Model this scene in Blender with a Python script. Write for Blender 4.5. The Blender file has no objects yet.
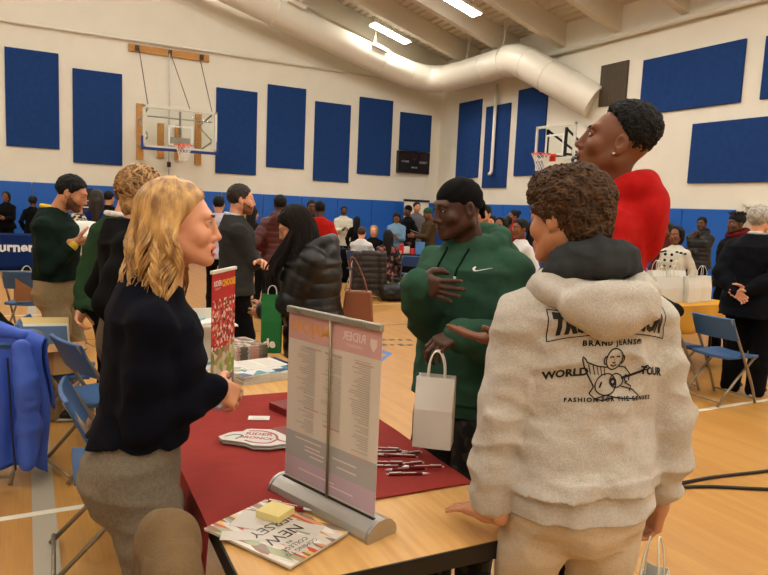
import bpy, math, random
import numpy as np
import openvdb
from mathutils import Vector, Matrix
from mathutils.bvhtree import BVHTree

SC = bpy.context.scene
COL = SC.collection
PI = math.pi
rad = math.radians
random.seed(7)

# ------------------------------------------------------------------ camera
FPX, YAW, PITCH, ROLL, CAMH = 666.74, .495168, .115386, .0442814, 1.63
_f = np.array([math.sin(YAW) * math.cos(PITCH), math.cos(YAW) * math.cos(PITCH), -math.sin(PITCH)])
_r = np.array([math.cos(YAW), -math.sin(YAW), 0.])
_u = np.cross(_r, _f)
_r2 = _r * math.cos(ROLL) + _u * math.sin(ROLL)
_u2 = -_r * math.sin(ROLL) + _u * math.cos(ROLL)
CM = np.stack([_r2, _u2, -_f], 1)
CC = np.array([0, 0, CAMH])


def ray(x, y): return CM @ np.array([(x - 384) / FPX, -(y - 287.5) / FPX, -1.])
def onz(x, y, z): d = ray(x, y); return CC + d * (z - CAMH) / d[2]
def onx(x, y, X): d = ray(x, y); return CC + d * X / d[0]
def ony(x, y, Y): d = ray(x, y); return CC + d * Y / d[1]
def atd(x, y, D): return CC + ray(x, y) * D


cam = bpy.data.cameras.new('camera')
cam.sensor_width = 36
cam.lens = FPX / 768 * 36
cam.clip_end = 200
camo = bpy.data.objects.new('camera', cam)
COL.objects.link(camo)
camo.matrix_world = Matrix(((CM[0][0], CM[0][1], CM[0][2], 0), (CM[1][0], CM[1][1], CM[1][2], 0), (CM[2][0], CM[2][1], CM[2][2], CAMH), (0, 0, 0, 1)))
SC.camera = camo

# --------------------------------------------------------------- materials
MATS = {}


def lin(c):
    return tuple(((v / 12.92) if v <= .04045 else ((v + .055) / 1.055) ** 2.4) for v in c)


def mat(name, rgb, rough=.6, metal=0., bump=0., bscale=200., var=0., vscale=20., spec=.5, emit=None, es=0, alpha=1., trans=0., sheen=0., rgb2=None, stretch=None, sss=0., ior=1.45):
    """rgb in sRGB 0..1; fabric-like noise bump and soft colour variation"""
    if name in MATS: return MATS[name]
    m = bpy.data.materials.new(name); m.use_nodes = True
    nt = m.node_tree; b = nt.nodes['Principled BSDF']
    c = lin(rgb)
    b.inputs['Base Color'].default_value = (*c, 1)
    b.inputs['Roughness'].default_value = rough
    b.inputs['Metallic'].default_value = metal
    b.inputs['Specular IOR Level'].default_value = spec
    b.inputs['Alpha'].default_value = alpha
    b.inputs['Transmission Weight'].default_value = trans
    b.inputs['IOR'].default_value = ior
    if sheen: b.inputs['Sheen Weight'].default_value = sheen
    if sss:
        b.inputs['Subsurface Weight'].default_value = sss
        b.inputs['Subsurface Radius'].default_value = (.012, .005, .003)
        b.inputs['Subsurface Scale'].default_value = .6
    if emit:
        b.inputs['Emission Color'].default_value = (*emit, 1); b.inputs['Emission Strength'].default_value = es
    if bump or var or rgb2:
        tc = nt.nodes.new('ShaderNodeTexCoord'); mp = nt.nodes.new('ShaderNodeMapping')
        nt.links.new(tc.outputs['Object'], mp.inputs['Vector'])
        if stretch: mp.inputs['Scale'].default_value = stretch
    if var or rgb2:
        n = nt.nodes.new('ShaderNodeTexNoise'); n.inputs['Scale'].default_value = vscale; n.inputs['Detail'].default_value = 4
        nt.links.new(mp.outputs[0], n.inputs['Vector'])
        cr = nt.nodes.new('ShaderNodeValToRGB')
        d = lin(rgb2) if rgb2 else tuple(v * (1 - var) for v in c)
        e = c if rgb2 else tuple(min(1, v * (1 + var * .6)) for v in c)
        cr.color_ramp.elements[0].color = (*d, 1); cr.color_ramp.elements[1].color = (*e, 1)
        cr.color_ramp.elements[0].position = .35; cr.color_ramp.elements[1].position = .65
        nt.links.new(n.outputs['Fac'], cr.inputs['Fac']); nt.links.new(cr.outputs[0], b.inputs['Base Color'])
    if bump:
        n2 = nt.nodes.new('ShaderNodeTexNoise'); n2.inputs['Scale'].default_value = bscale; n2.inputs['Detail'].default_value = 3
        nt.links.new(mp.outputs[0], n2.inputs['Vector'])
        bp = nt.nodes.new('ShaderNodeBump'); bp.inputs['Strength'].default_value = bump; bp.inputs['Distance'].default_value = .004
        nt.links.new(n2.outputs['Fac'], bp.inputs['Height']); nt.links.new(bp.outputs[0], b.inputs['Normal'])
    MATS[name] = m
    return m


def fabric(name, rgb, **k):
    a = dict(rough=.9, bump=.35, bscale=420, var=.06, vscale=60, spec=.12); a.update(k)
    return mat(name, rgb, **a)


def cells(name, cols, scale=40, rough=.8, stretch=None):
    """patterned cloth or print: coloured cells"""
    m = mat(name, cols[0], rough=rough); nt = m.node_tree; b = nt.nodes['Principled BSDF']
    tc = nt.nodes.new('ShaderNodeTexCoord'); v = nt.nodes.new('ShaderNodeTexVoronoi'); v.inputs['Scale'].default_value = scale
    src = tc.outputs['Object']
    if stretch:
        mp = nt.nodes.new('ShaderNodeMapping'); mp.inputs['Scale'].default_value = stretch; nt.links.new(src, mp.inputs['Vector']); src = mp.outputs[0]
    nt.links.new(src, v.inputs['Vector'])
    sx = nt.nodes.new('ShaderNodeSeparateColor'); nt.links.new(v.outputs['Color'], sx.inputs[0])
    cr = nt.nodes.new('ShaderNodeValToRGB'); cr.color_ramp.interpolation = 'CONSTANT'
    for i, c in enumerate(cols):
        e = cr.color_ramp.elements[i] if i < 2 else cr.color_ramp.elements.new(i / len(cols))
        e.position = i / len(cols); e.color = (*lin(c), 1)
    nt.links.new(sx.outputs[0], cr.inputs['Fac']); nt.links.new(cr.outputs[0], b.inputs['Base Color'])
    return m


# ----------------------------------------------------------------- objects
def tag(o, label=None, cat=None, group=None, kind=None):
    for k, v in (('label', label), ('category', cat), ('group', group), ('kind', kind)):
        if v: o[k] = v
    return o


def empty(name, loc=(0, 0, 0), rz=0., label=None, cat=None, group=None, parent=None):
    o = bpy.data.objects.new(name, None); COL.objects.link(o)
    o.location = loc; o.rotation_euler = (0, 0, rz); o.empty_display_size = .1
    if parent: o.parent = parent
    return tag(o, label, cat, group)


def mk(name, V, F, mats, parent=None, smooth=True, mi=None, bevel=0., auto=None):
    """V (n,3); F list of index tuples or a list of (k,m) int arrays"""
    me = bpy.data.meshes.new(name)
    V = np.asarray(V, dtype=np.float32)
    if len(F) and isinstance(F[0], np.ndarray) and F[0].ndim == 2:
        me.vertices.add(len(V)); me.vertices.foreach_set('co', V.ravel())
        F = [f for f in F if len(f)]
        nl = sum(f.size for f in F); npy = sum(len(f) for f in F)
        me.loops.add(nl); me.polygons.add(npy)
        me.loops.foreach_set('vertex_index', np.concatenate([f.ravel() for f in F]).astype(np.int32))
        tot = np.concatenate([np.full(len(f), f.shape[1], np.int32) for f in F])
        st = np.concatenate([[0], np.cumsum(tot)[:-1]]).astype(np.int32)
        me.polygons.foreach_set('loop_start', st)
        try: me.polygons.foreach_set('loop_total', tot)
        except Exception: pass
        me.update(calc_edges=True); me.validate()
    else:
        me.from_pydata([tuple(map(float, v)) for v in V], [], [tuple(map(int, f)) for f in F]); me.update()
    for m in (mats if isinstance(mats, (list, tuple)) else [mats]): me.materials.append(m)
    if mi is not None and len(mi) == len(me.polygons): me.polygons.foreach_set('material_index', np.asarray(mi, dtype=np.int32))
    if smooth: me.polygons.foreach_set('use_smooth', np.ones(len(me.polygons), dtype=bool))
    o = bpy.data.objects.new(name, me); COL.objects.link(o)
    if parent: o.parent = parent
    if bevel:
        b = o.modifiers.new('bevel', 'BEVEL'); b.width = bevel; b.segments = 2; b.limit_method = 'ANGLE'
    if auto:
        try: me.set_sharp_from_angle(angle=rad(auto))
        except Exception: pass
    return o


class MB:
    """collects simple shapes into ONE mesh"""
    def __init__(s): s.v = []; s.f = []; s.m = []; s.M = Matrix.Identity(4)

    def add(s, V, F, mi=0):
        b = len(s.v); s.v += [s.M @ Vector(v) for v in V]
        for f in F: s.f.append(tuple(b + i for i in f)); s.m.append(mi)
        return s

    def box(s, c, d, R=None, mi=0):
        x, y, z = (q / 2 for q in d); V = [Vector((i, j, k)) for i in (-x, x) for j in (-y, y) for k in (-z, z)]
        if R is not None: V = [R @ v for v in V]
        V = [v + Vector(c) for v in V]
        return s.add(V, [(0, 1, 3, 2), (4, 6, 7, 5), (0, 4, 5, 1), (2, 3, 7, 6), (0, 2, 6, 4), (1, 5, 7, 3)], mi)

    def tube(s, path, r, n=8, mi=0, closed=False, flat=1., up=None):
        P = [Vector(p) for p in path]; m = len(P); V = []; F = []
        rr = r if isinstance(r, (list, tuple)) else [r] * m
        t0 = (P[1] - P[0]).normalized()
        a = Vector(up) if up else (Vector((0, 0, 1)) if abs(t0.z) < .9 else Vector((1, 0, 0)))
        for i in range(m):
            t = (P[(i + 1) % m] - P[i - 1]) if (closed or 0 < i < m - 1) else (P[1] - P[0] if i == 0 else P[-1] - P[-2])
            t = t.normalized() if t.length > 1e-9 else t0
            a = (a - t * a.dot(t)); a = a.normalized() if a.length > 1e-6 else t.orthogonal().normalized()
            b = t.cross(a)
            for k in range(n):
                q = 2 * PI * k / n
                V.append(P[i] + (b * math.cos(q) + a * math.sin(q) * flat) * rr[i])
        for i in range(m if closed else m - 1):
            j = (i + 1) % m
            for k in range(n):
                l = (k + 1) % n; F.append((i * n + k, i * n + l, j * n + l, j * n + k))
        if not closed: F += [tuple(range(n))[::-1], tuple((m - 1) * n + k for k in range(n))]
        return s.add(V, F, mi)

    def prism(s, poly, z0, z1, mi=0):
        n = len(poly); V = [(x, y, z0) for x, y in poly] + [(x, y, z1) for x, y in poly]
        F = [tuple(range(n))[::-1], tuple(n + i for i in range(n))] + [(i, (i + 1) % n, n + (i + 1) % n, n + i) for i in range(n)]
        return s.add(V, F, mi)

    def lathe(s, prof, n=20, mi=0):
        V = [(r * math.cos(2 * PI * k / n), r * math.sin(2 * PI * k / n), z) for r, z in prof for k in range(n)]
        F = [(i * n + k, i * n + (k + 1) % n, (i + 1) * n + (k + 1) % n, (i + 1) * n + k) for i in range(len(prof) - 1) for k in range(n)]
        F += [tuple(range(n))[::-1], tuple((len(prof) - 1) * n + k for k in range(n))]
        return s.add(V, F, mi)

    def sheet(s, fn, nu, nv, th=.004, mi=0):
        """thick sheet: fn(u,v) -> point"""
        G = [[Vector(fn(i / nu, j / nv)) for j in range(nv + 1)] for i in range(nu + 1)]
        V = []; W = nv + 1
        for i in range(nu + 1):
            for j in range(W):
                a = G[min(i + 1, nu)][j] - G[max(i - 1, 0)][j]; b = G[i][min(j + 1, nv)] - G[i][max(j - 1, 0)]
                nn = a.cross(b); nn = nn.normalized() if nn.length > 1e-9 else Vector((0, 0, 1))
                V.append((G[i][j], nn))
        N = len(V); P = [p for p, q in V] + [p - q * th for p, q in V]; F = []
        for i in range(nu):
            for j in range(nv):
                a = i * W + j; F += [(a, a + W, a + W + 1, a + 1), (N + a, N + a + 1, N + a + W + 1, N + a + W)]
        rim = [j for j in range(W)] + [i * W + nv for i in range(1, nu + 1)] + [nu * W + j for j in range(nv - 1, -1, -1)] + [i * W for i in range(nu - 1, 0, -1)]
        for k in range(len(rim)):
            a, b = rim[k], rim[(k + 1) % len(rim)]; F.append((a, b, N + b, N + a))
        return s.add(P, F, mi)

    def build(s, name, mats, parent=None, smooth=False, bevel=0., auto=None):
        return mk(name, [tuple(v) for v in s.v], s.f, mats, parent, smooth, s.m, bevel, auto)


def copy_tree(o, parent=None):
    c = o.copy(); COL.objects.link(c)
    if parent: c.parent = parent
    for ch in list(o.children): copy_tree(ch, c)
    return c


def text_geo(body, size, align='CENTER', bold=0., spacing=1.):
    cu = bpy.data.curves.new('lettering', 'FONT'); cu.body = body; cu.size = size; cu.align_x = align; cu.align_y = 'CENTER'; cu.offset = bold; cu.resolution_u = 2; cu.space_character = spacing
    o = bpy.data.objects.new('lettering', cu); COL.objects.link(o)
    bpy.context.view_layer.update()
    me = bpy.data.meshes.new_from_object(o.evaluated_get(bpy.context.evaluated_depsgraph_get()))
    V = [tuple(v.co) for v in me.vertices]; F = [tuple(p.vertices) for p in me.polygons]
    bpy.data.objects.remove(o); bpy.data.curves.remove(cu); bpy.data.meshes.remove(me)
    return V, F


def text_on(mb, body, size, O, U, W, off=.001, mi=0, mirror=False, **k):
    """flat lettering added to mb: baseline direction U, up direction W"""
    V, F = text_geo(body, size, **k); U = Vector(U).normalized(); W = Vector(W).normalized(); N = U.cross(W)
    if mirror: N = N * 1
    mb.add([Vector(O) + U * ((-x) if mirror else x) + W * y + N * off for x, y, z in V], [f[::-1] for f in F] if mirror else F, mi)


# ----------------------------------------------------- signed distance solids
_rs = np.random.RandomState(3)
_LAT = _rs.rand(64, 64, 64).astype(np.float32)


def vnoise(x, y, z):
    xi = np.floor(x).astype(np.int32); yi = np.floor(y).astype(np.int32); zi = np.floor(z).astype(np.int32)
    fx = x - xi; fy = y - yi; fz = z - zi
    fx = fx * fx * (3 - 2 * fx); fy = fy * fy * (3 - 2 * fy); fz = fz * fz * (3 - 2 * fz)
    xi &= 63; yi &= 63; zi &= 63; x1 = (xi + 1) & 63; y1 = (yi + 1) & 63; z1 = (zi + 1) & 63
    L = _LAT
    a = L[xi, yi, zi] * (1 - fx) + L[x1, yi, zi] * fx; b = L[xi, y1, zi] * (1 - fx) + L[x1, y1, zi] * fx
    c = L[xi, yi, z1] * (1 - fx) + L[x1, yi, z1] * fx; d = L[xi, y1, z1] * (1 - fx) + L[x1, y1, z1] * fx
    return (a * (1 - fy) + b * fy) * (1 - fz) + (c * (1 - fy) + d * fy) * fz - .5


def fold_noise(amp, fx, fy, fz, off=0., ridge=True):
    def g(x, y, z):
        w = vnoise(x * 4 + off, y * 4 + 3.1, z * 4 + 7.7) * .9
        n = vnoise(x * fx + w + off, y * fy + w, z * fz + w * 1.5)
        n2 = vnoise(x * fx * 2.1 + off + 9, y * fy * 2.1 + w, z * fz * 2.1 + w)
        v = (np.abs(n) * 2 - .45) if ridge else n
        return amp * (v + .35 * n2)
    return g


def A3(v): return np.asarray(v, dtype=np.float32)


class Sdf:
    def __init__(s): s.ops = []; s.noise = []

    def _op(s, mode, fn, lo, hi, k): s.ops.append((mode, fn, A3(lo), A3(hi), k)); return s

    def cone(s, a, b, ra, rb, k=.02, quilt=None, mode='add'):
        a = A3(a); b = A3(b); ab = b - a; L2 = float(ab @ ab) + 1e-9; L = math.sqrt(L2); m = max(ra, rb)

        def fn(x, y, z):
            px, py, pz = x - a[0], y - a[1], z - a[2]
            t0 = (px * ab[0] + py * ab[1] + pz * ab[2]) / L2; t = np.clip(t0, 0, 1)
            d = np.sqrt((px - ab[0] * t) ** 2 + (py - ab[1] * t) ** 2 + (pz - ab[2] * t) ** 2) - (ra + (rb - ra) * t)
            if quilt: d = d - quilt[1] * np.sqrt(np.abs(np.sin(PI * (t0 * L) / quilt[0])) + 1e-4)
            return d
        mm = m + (quilt[1] if quilt else 0)
        return s._op(mode, fn, np.minimum(a, b) - mm, np.maximum(a, b) + mm, k)

    def chain(s, pts, rs, k=.02, **kw):
        for i in range(len(pts) - 1): s.cone(pts[i], pts[i + 1], rs[i], rs[i + 1], k, **kw)
        return s

    def ell(s, c, r, R=None, k=.02, mode='add'):
        c = A3(c); r = A3(r); Q = None if R is None else np.asarray(R, dtype=np.float32); m = float(max(r)) if Q is not None else r

        def fn(x, y, z):
            px, py, pz = x - c[0], y - c[1], z - c[2]
            if Q is not None: px, py, pz = (px * Q[0, j] + py * Q[1, j] + pz * Q[2, j] for j in range(3))
            k0 = np.sqrt((px / r[0]) ** 2 + (py / r[1]) ** 2 + (pz / r[2]) ** 2)
            k1 = np.sqrt((px / r[0] ** 2) ** 2 + (py / r[1] ** 2) ** 2 + (pz / r[2] ** 2) ** 2) + 1e-6
            return k0 * (k0 - 1) / k1
        return s._op(mode, fn, c - m, c + m, k)

    def loft(s, O, R, F, U, lv, k=.03, quilt=None, mode='add', pw=2.):
        """levels (t, rx, ry, ox, oy) along U from O; R side axis, F front axis"""
        O, R, F, U = A3(O), A3(R), A3(F), A3(U); T = A3([l[0] for l in lv]); C = [A3([l[i] for l in lv]) for i in range(1, 5)]
        m = float(max(C[0].max(), C[1].max())) + .03

        def fn(x, y, z):
            px, py, pz = x - O[0], y - O[1], z - O[2]
            t = px * U[0] + py * U[1] + pz * U[2]
            rx, ry, ox, oy = (np.interp(t, T, c).astype(np.float32) for c in C)
            a = px * R[0] + py * R[1] + pz * R[2] - ox; b = px * F[0] + py * F[1] + pz * F[2] - oy
            if pw == 2.: k0 = np.sqrt((a / rx) ** 2 + (b / ry) ** 2)
            else: k0 = ((np.abs(a) / rx) ** pw + (np.abs(b) / ry) ** pw) ** (1 / pw)
            k1 = np.sqrt((a / rx ** 2) ** 2 + (b / ry ** 2) ** 2) + 1e-6
            d = np.where(k0 > .2, k0 * (k0 - 1) / k1, -np.minimum(rx, ry) * .8)
            if quilt: d = d - quilt[1] * np.sqrt(np.abs(np.sin(PI * t / quilt[0])) + 1e-4)
            return np.maximum(d, np.maximum(T[0] - t, t - T[-1]))
        P = [O + U * t for t in (T[0], T[-1])]
        return s._op(mode, fn, np.minimum(*P) - m, np.maximum(*P) + m, k)

    def plane(s, p, n, k=.005):
        """keep the side opposite to n"""
        p = A3(p); n = A3(n); n = n / np.linalg.norm(n)
        s.ops.append(('cut', lambda x, y, z: (x - p[0]) * n[0] + (y - p[1]) * n[1] + (z - p[2]) * n[2], None, None, k)); return s

    def mesh(s, res, pad=.0):
        adds = [o for o in s.ops if o[0] == 'add']
        lo = np.min([o[2] for o in adds], 0) - 3 * res - pad; hi = np.max([o[3] for o in adds], 0) + 3 * res + pad
        n = np.ceil((hi - lo) / res).astype(int) + 1
        ax = [(lo[i] + np.arange(n[i]) * res).astype(np.float32) for i in range(3)]
        D = np.full(tuple(n), .5, dtype=np.float32)
        for mode, fn, a, b, k in s.ops:
            if a is None: sl = [slice(0, n[i]) for i in range(3)]
            else:
                m = k + 4 * res
                i0 = np.clip(np.floor((a - m - lo) / res).astype(int), 0, n); i1 = np.clip(np.ceil((b + m - lo) / res).astype(int) + 1, 0, n)
                if (i1 <= i0).any(): continue
                sl = [slice(i0[i], i1[i]) for i in range(3)]
            x, y, z = ax[0][sl[0]][:, None, None], ax[1][sl[1]][None, :, None], ax[2][sl[2]][None, None, :]
            f = fn(x, y, z).astype(np.float32); d = D[tuple(sl)]
            if mode == 'add':
                h = np.clip(.5 + .5 * (d - f) / k, 0, 1); D[tuple(sl)] = d * (1 - h) + f * h - k * h * (1 - h)
            else:
                if mode == 'sub': f = -f
                h = np.clip(.5 - .5 * (d - f) / k, 0, 1); D[tuple(sl)] = d * (1 - h) + f * h + k * h * (1 - h)
        for g in s.noise:
            I = np.nonzero(np.abs(D) < .03 + 2 * res)
            D[I] += g(ax[0][I[0]], ax[1][I[1]], ax[2][I[2]]).astype(np.float32)
        for i in range(3):   # close at the bounds
            q = [slice(None)] * 3
            for e in (0, -1): q[i] = e; D[tuple(q)] = np.maximum(D[tuple(q)], res)
        D = np.clip(D, -3 * res, 3 * res)
        g = openvdb.FloatGrid(float(3 * res)); g.copyFromArray(D)
        r = g.convertToPolygons(0.0, 0.0) if True else None
        P = np.asarray(r[0], dtype=np.float64) * res + lo
        fs = [np.asarray(q).astype(np.int64) for q in r[1:] if q is not None and len(q)]
        out = []
        for q in fs:
            v = P[q[:, :3]]; c = P.mean(0)
            vol = np.einsum('ij,ij->', v[:, 0] - c, np.cross(v[:, 1] - c, v[:, 2] - c))
            out.append(q[:, ::-1] if vol < 0 else q)
        return P, out


def join(parts):
    """[(P, [F..], material index)] -> one mesh's arrays"""
    V = []; q4 = []; q3 = []; m4 = []; m3 = []; b = 0
    for P, Fs, mi in parts:
        V.append(np.asarray(P, dtype=np.float64))
        for f in Fs:
            f = np.asarray(f)
            if f.ndim != 2 or not len(f): continue
            mm = mi(P, f) if callable(mi) else np.full(len(f), mi)
            (q4 if f.shape[1] == 4 else q3).append(f + b); (m4 if f.shape[1] == 4 else m3).append(mm)
        b += len(P)
    F = [np.concatenate(q) for q in (q4, q3) if q]; M = np.concatenate([np.concatenate(q) for q in (m4, m3) if q])
    return np.concatenate(V), F, M


def tubes_np(paths, radii, n=6, flat=1.):
    """many tapered locks as arrays"""
    mb = MB()
    for p, r in zip(paths, radii): mb.tube(p, r, n, flat=flat)
    V = np.array([tuple(v) for v in mb.v]); q = np.array([f for f in mb.f if len(f) == 4])
    return V, [q]
# ------------------------------------------------------------------ people
def V3(*a): return np.array(a, dtype=np.float64)
def nrm(v): v = np.asarray(v, dtype=np.float64); return v / (np.linalg.norm(v) + 1e-9)


def rot(yaw=0, pitch=0, roll=0):
    """yaw + turns to the figure's right, pitch + looks down, roll + tilts to the right"""
    y, p, r = -rad(yaw), -rad(pitch), rad(roll)
    Z = np.array([[math.cos(y), -math.sin(y), 0], [math.sin(y), math.cos(y), 0], [0, 0, 1]])
    X = np.array([[1, 0, 0], [0, math.cos(p), -math.sin(p)], [0, math.sin(p), math.cos(p)]])
    Y = np.array([[math.cos(r), 0, math.sin(r)], [0, 1, 0], [-math.sin(r), 0, math.cos(r)]])
    return Z @ X @ Y


def ik(S, W, l1, l2, pole):
    d = W - S; L = np.linalg.norm(d); u = nrm(d); mx = (l1 + l2) * .995
    if L > mx: W = S + u * mx; L = mx
    a = (l1 * l1 - l2 * l2 + L * L) / (2 * L); h = math.sqrt(max(0, l1 * l1 - a * a))
    p = np.asarray(pole, dtype=float); p = p - u * (p @ u); p = nrm(p)
    return S + u * a + p * h, W


LIPS = {}


def head_geo(res, mouth=0., fem=False, skin=0, ear=True, jaw=1., fat=0., nose=1., eyes=True, stubble=False):
    """head in its own frame: y forward, origin between the ears; returns parts for join()"""
    s = Sdf()
    s.ell((0, -.017, .035), (.073 + fat, .094, .084), k=.01)
    s.ell((0, .025, -.02), (.060 + fat, .066, .086), k=.03)
    w = .048 * jaw + fat
    for q in (-1, 1):
        s.cone((q * w, -.008, -.052), (q * .014 * jaw, .07, -.094), .025 + fat * .6, .017 + fat * .5, .03)
        s.ell((q * .040, .060, -.026), (.026 + fat, .024, .026), k=.02)
    s.ell((0, .078, -.096), (.017, .014, .014), k=.02)
    s.cone((-.036, .078, .03), (.036, .078, .03), .011, .011, .02)
    for q in (-1, 1): s.ell((q * .031, .100, .008), (.019, .017, .014), k=.012, mode='sub')
    n = nose
    s.cone((0, .088, .018), (0, .098 + .005 * n, -.026), .0085, .0110 * n, .012)
    s.ell((0, .101 + .004 * n, -.032), (.0115 * n, .012, .010), k=.008)
    for q in (-1, 1): s.ell((q * .0125 * n, .094, -.036), (.0085 * n, .011, .008), k=.006)
    s.ell((0, .082, -.062), (.026, .016, .022), k=.015)
    g = .004 + mouth * .010
    s.cone((-.017, .092, -.062 + g * .2), (.017, .092, -.062 + g * .2), .0062, .0062, .004)
    s.ell((0, .0965, -.0605 + g * .2), (.014, .0065, .0058), k=.004)
    s.cone((-.015, .0905, -.072 - g), (.015, .0905, -.072 - g), .0065, .0065, .004)
    s.ell((0, .094, -.073 - g), (.013, .0062, .0062), k=.004)
    if mouth: s.ell((0, .094, -.068 - g * .45), (.017, .02, .004 + mouth * .007), k=.003, mode='sub')
    if ear:
        for q in (-1, 1):
            R = np.array([[1, 0, q * .25], [0, .97, .25], [0, -.25, .97]])
            s.ell((q * (.077 + fat), -.012, -.004), (.010, .021, .033), k=.006)
            s.ell((q * (.085 + fat), -.004, .002), (.006, .011, .017), k=.004, mode='sub')
            s.ell((q * (.074 + fat), -.004, -.030), (.008, .009, .010), k=.006)
    s.cone((0, -.028, -.045), (0, -.045, -.20), .051 + fat * .7 - (.006 if fem else 0), .058 + fat * .7 - (.008 if fem else 0), .03)
    s.plane((0, 0, -.20), (0, 0, -1))
    P, F = s.mesh(res)

    def mi(P, f):
        c = P[f].mean(1)
        lip = (np.abs(c[:, 0]) < .0235) & (c[:, 1] > .086) & (c[:, 2] < -.0545) & (c[:, 2] > -.0805 - g)
        inner = lip & (mouth > 0) & (np.abs(c[:, 2] + .068 + g * .45) < .006 + mouth * .006) & (c[:, 1] < .0925)
        w = vnoise(c[:, 0] * 220, c[:, 1] * 220, c[:, 2] * 220) * .010
        stub = stubble & (c[:, 2] < -.047 + w + np.clip((.065 - c[:, 1]) * .55, -.006, .06)) & (c[:, 1] > .006 + w) & (c[:, 2] > -.118 + w)
        return np.where(inner, 5, np.where(lip, 3, np.where(stub, 7, 0)))
    parts = [(P, F, mi)]
    if eyes:
        for q in (-1, 1):
            mb = MB(); mb.M = Matrix.Translation((q * .031, .0775, .009))
            prof = [(.0128 * math.sin(a), -.0128 * math.cos(a)) for a in np.linspace(.05, PI - .05, 9)]
            mb.M = mb.M @ Matrix.Rotation(rad(-90), 4, 'X'); mb.lathe(prof, 14)
            EV = np.array([tuple(v) for v in mb.v]); EF = [np.array([f for f in mb.f if len(f) == 4])]

            def em(P, f, q=q):
                c = P[f].mean(1) - np.array([q * .031, .0775, .009]); a = np.hypot(c[:, 0], c[:, 2])
                return np.where((a < .0065) & (c[:, 1] > 0), 2, 1)
            parts.append((EV, EF, em))
            V, Fq = tubes_np([[(q * .031 + .0142 * math.sin(a), .0765 + .0147 * math.cos(a), .0112 + .0022 * math.cos(a * 1.2)) for a in np.linspace(-1.15, 1.15, 9)]], [[.0005] + [.0013] * 7 + [.0005]], 6); parts.append((V, Fq, 4))
            l = Sdf(); l.ell((q * .031, .0770, .009), (.0152, .0143, .0138)); l.ell((q * .031, .095, .0068), (.0165, .016, .0054), k=.002, mode='sub')
            LP, LF = l.mesh(max(res * .5, .0016)); parts.append((LP, LF, 0))
        for q in (-1, 1):
            pts = [(q * .014, .0945, .0265), (q * .026, .0935, .0315), (q * .038, .0845, .0325), (q * .048, .071, .027)]
            V, Fq = tubes_np([pts], [[.002, .0032, .003, .0012]], 6, .7); parts.append((V, Fq, 4))
    if mouth:
        V, Fq = tubes_np([[(-.014, .080, -.0655 - g * .3), (-.007, .0865, -.0655 - g * .3), (.007, .0865, -.0655 - g * .3), (.014, .080, -.0655 - g * .3)]], [[.003, .0035, .0035, .003]], 6)
        parts.append((V, Fq, 1))
    return parts


def hand_geo(side, curl=.35, spread=.12, thumb=.5, res=.0026, point=0, fat=1.):
    """side +1 = right hand. wrist at 0, fingers +y, palm faces -z, thumb on -x side for the right hand (palm down)"""
    m = -side; s = Sdf()
    for i, x in enumerate((.027, .009, -.009, -.026)):
        s.cone((m * x * .75, .012, 0), (m * x, .086 - .006 * abs(i - 1), .002), .0155 * fat, .0125 * fat, .014)
    s.cone((0, -.035, 0), (0, .015, 0), .026 * fat, .024 * fat, .02)
    s.ell((m * .026, .038, -.010), (.018, .032, .015), k=.012)
    L = ((.042, .027, .022), (.046, .030, .024), (.042, .028, .023), (.033, .021, .019))
    cs = curl if isinstance(curl, (list, tuple)) else [curl] * 4
    tips = []
    for i, x in enumerate((.028, .009, -.0095, -.027)):
        p = V3(m * x, .088 - .006 * abs(i - 1), .001); a = 0; sp = m * spread * (1.3 - i * .9)
        pts = [p - V3(0, .012, 0), p]
        for j in range(3):
            a += cs[i] * (.9, 1.15, .8)[j]
            p = p + L[i][j] * V3(math.sin(sp) * math.cos(a), math.cos(sp) * math.cos(a), -math.sin(a)); pts.append(p)
        r = (.0095, .0093, .0082, .0076, .0064); f = (.95, 1, .96, .84)[i] * fat
        s.chain(pts, [q * f for q in r], .004)
        tips.append((pts, f))
    p = V3(m * .028, .022, -.008); d0 = nrm(V3(m * (.75 + .35 * (1 - thumb)), .72, -.35 - .5 * thumb))
    d1 = nrm(d0 + V3(-m * .5 * thumb, .25, -.15 * thumb)); d2 = nrm(d1 + V3(-m * .5 * thumb, .15, -.15 * thumb))
    s.chain([p, p + d0 * .042, p + d0 * .042 + d1 * .034, p + d0 * .042 + d1 * .034 + d2 * .026], [.014 * fat, .0118 * fat, .0105 * fat, .008 * fat], .006)
    P, F = s.mesh(res)
    parts = [(P, F, 0)]
    if res < .004:
        for pts, f in tips:   # nails on the back of each finger tip
            a, b = pts[-2], pts[-1]; t = nrm(b - a); bk = nrm(V3(0, 0, 1) - t * t[2]) if abs(t[2]) < .95 else nrm(V3(0, 1, 0) - t * t[1])
            e = Sdf(); c = b - t * .003 + bk * .0052 * f; e.ell(c, (.0052, .0062, .0018), np.stack([np.cross(t, bk), t, bk], 1)); n, nf = e.mesh(.0013); parts.append((n, nf, 6))
    return parts


SHORT_N = (.66, -.75)


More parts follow.
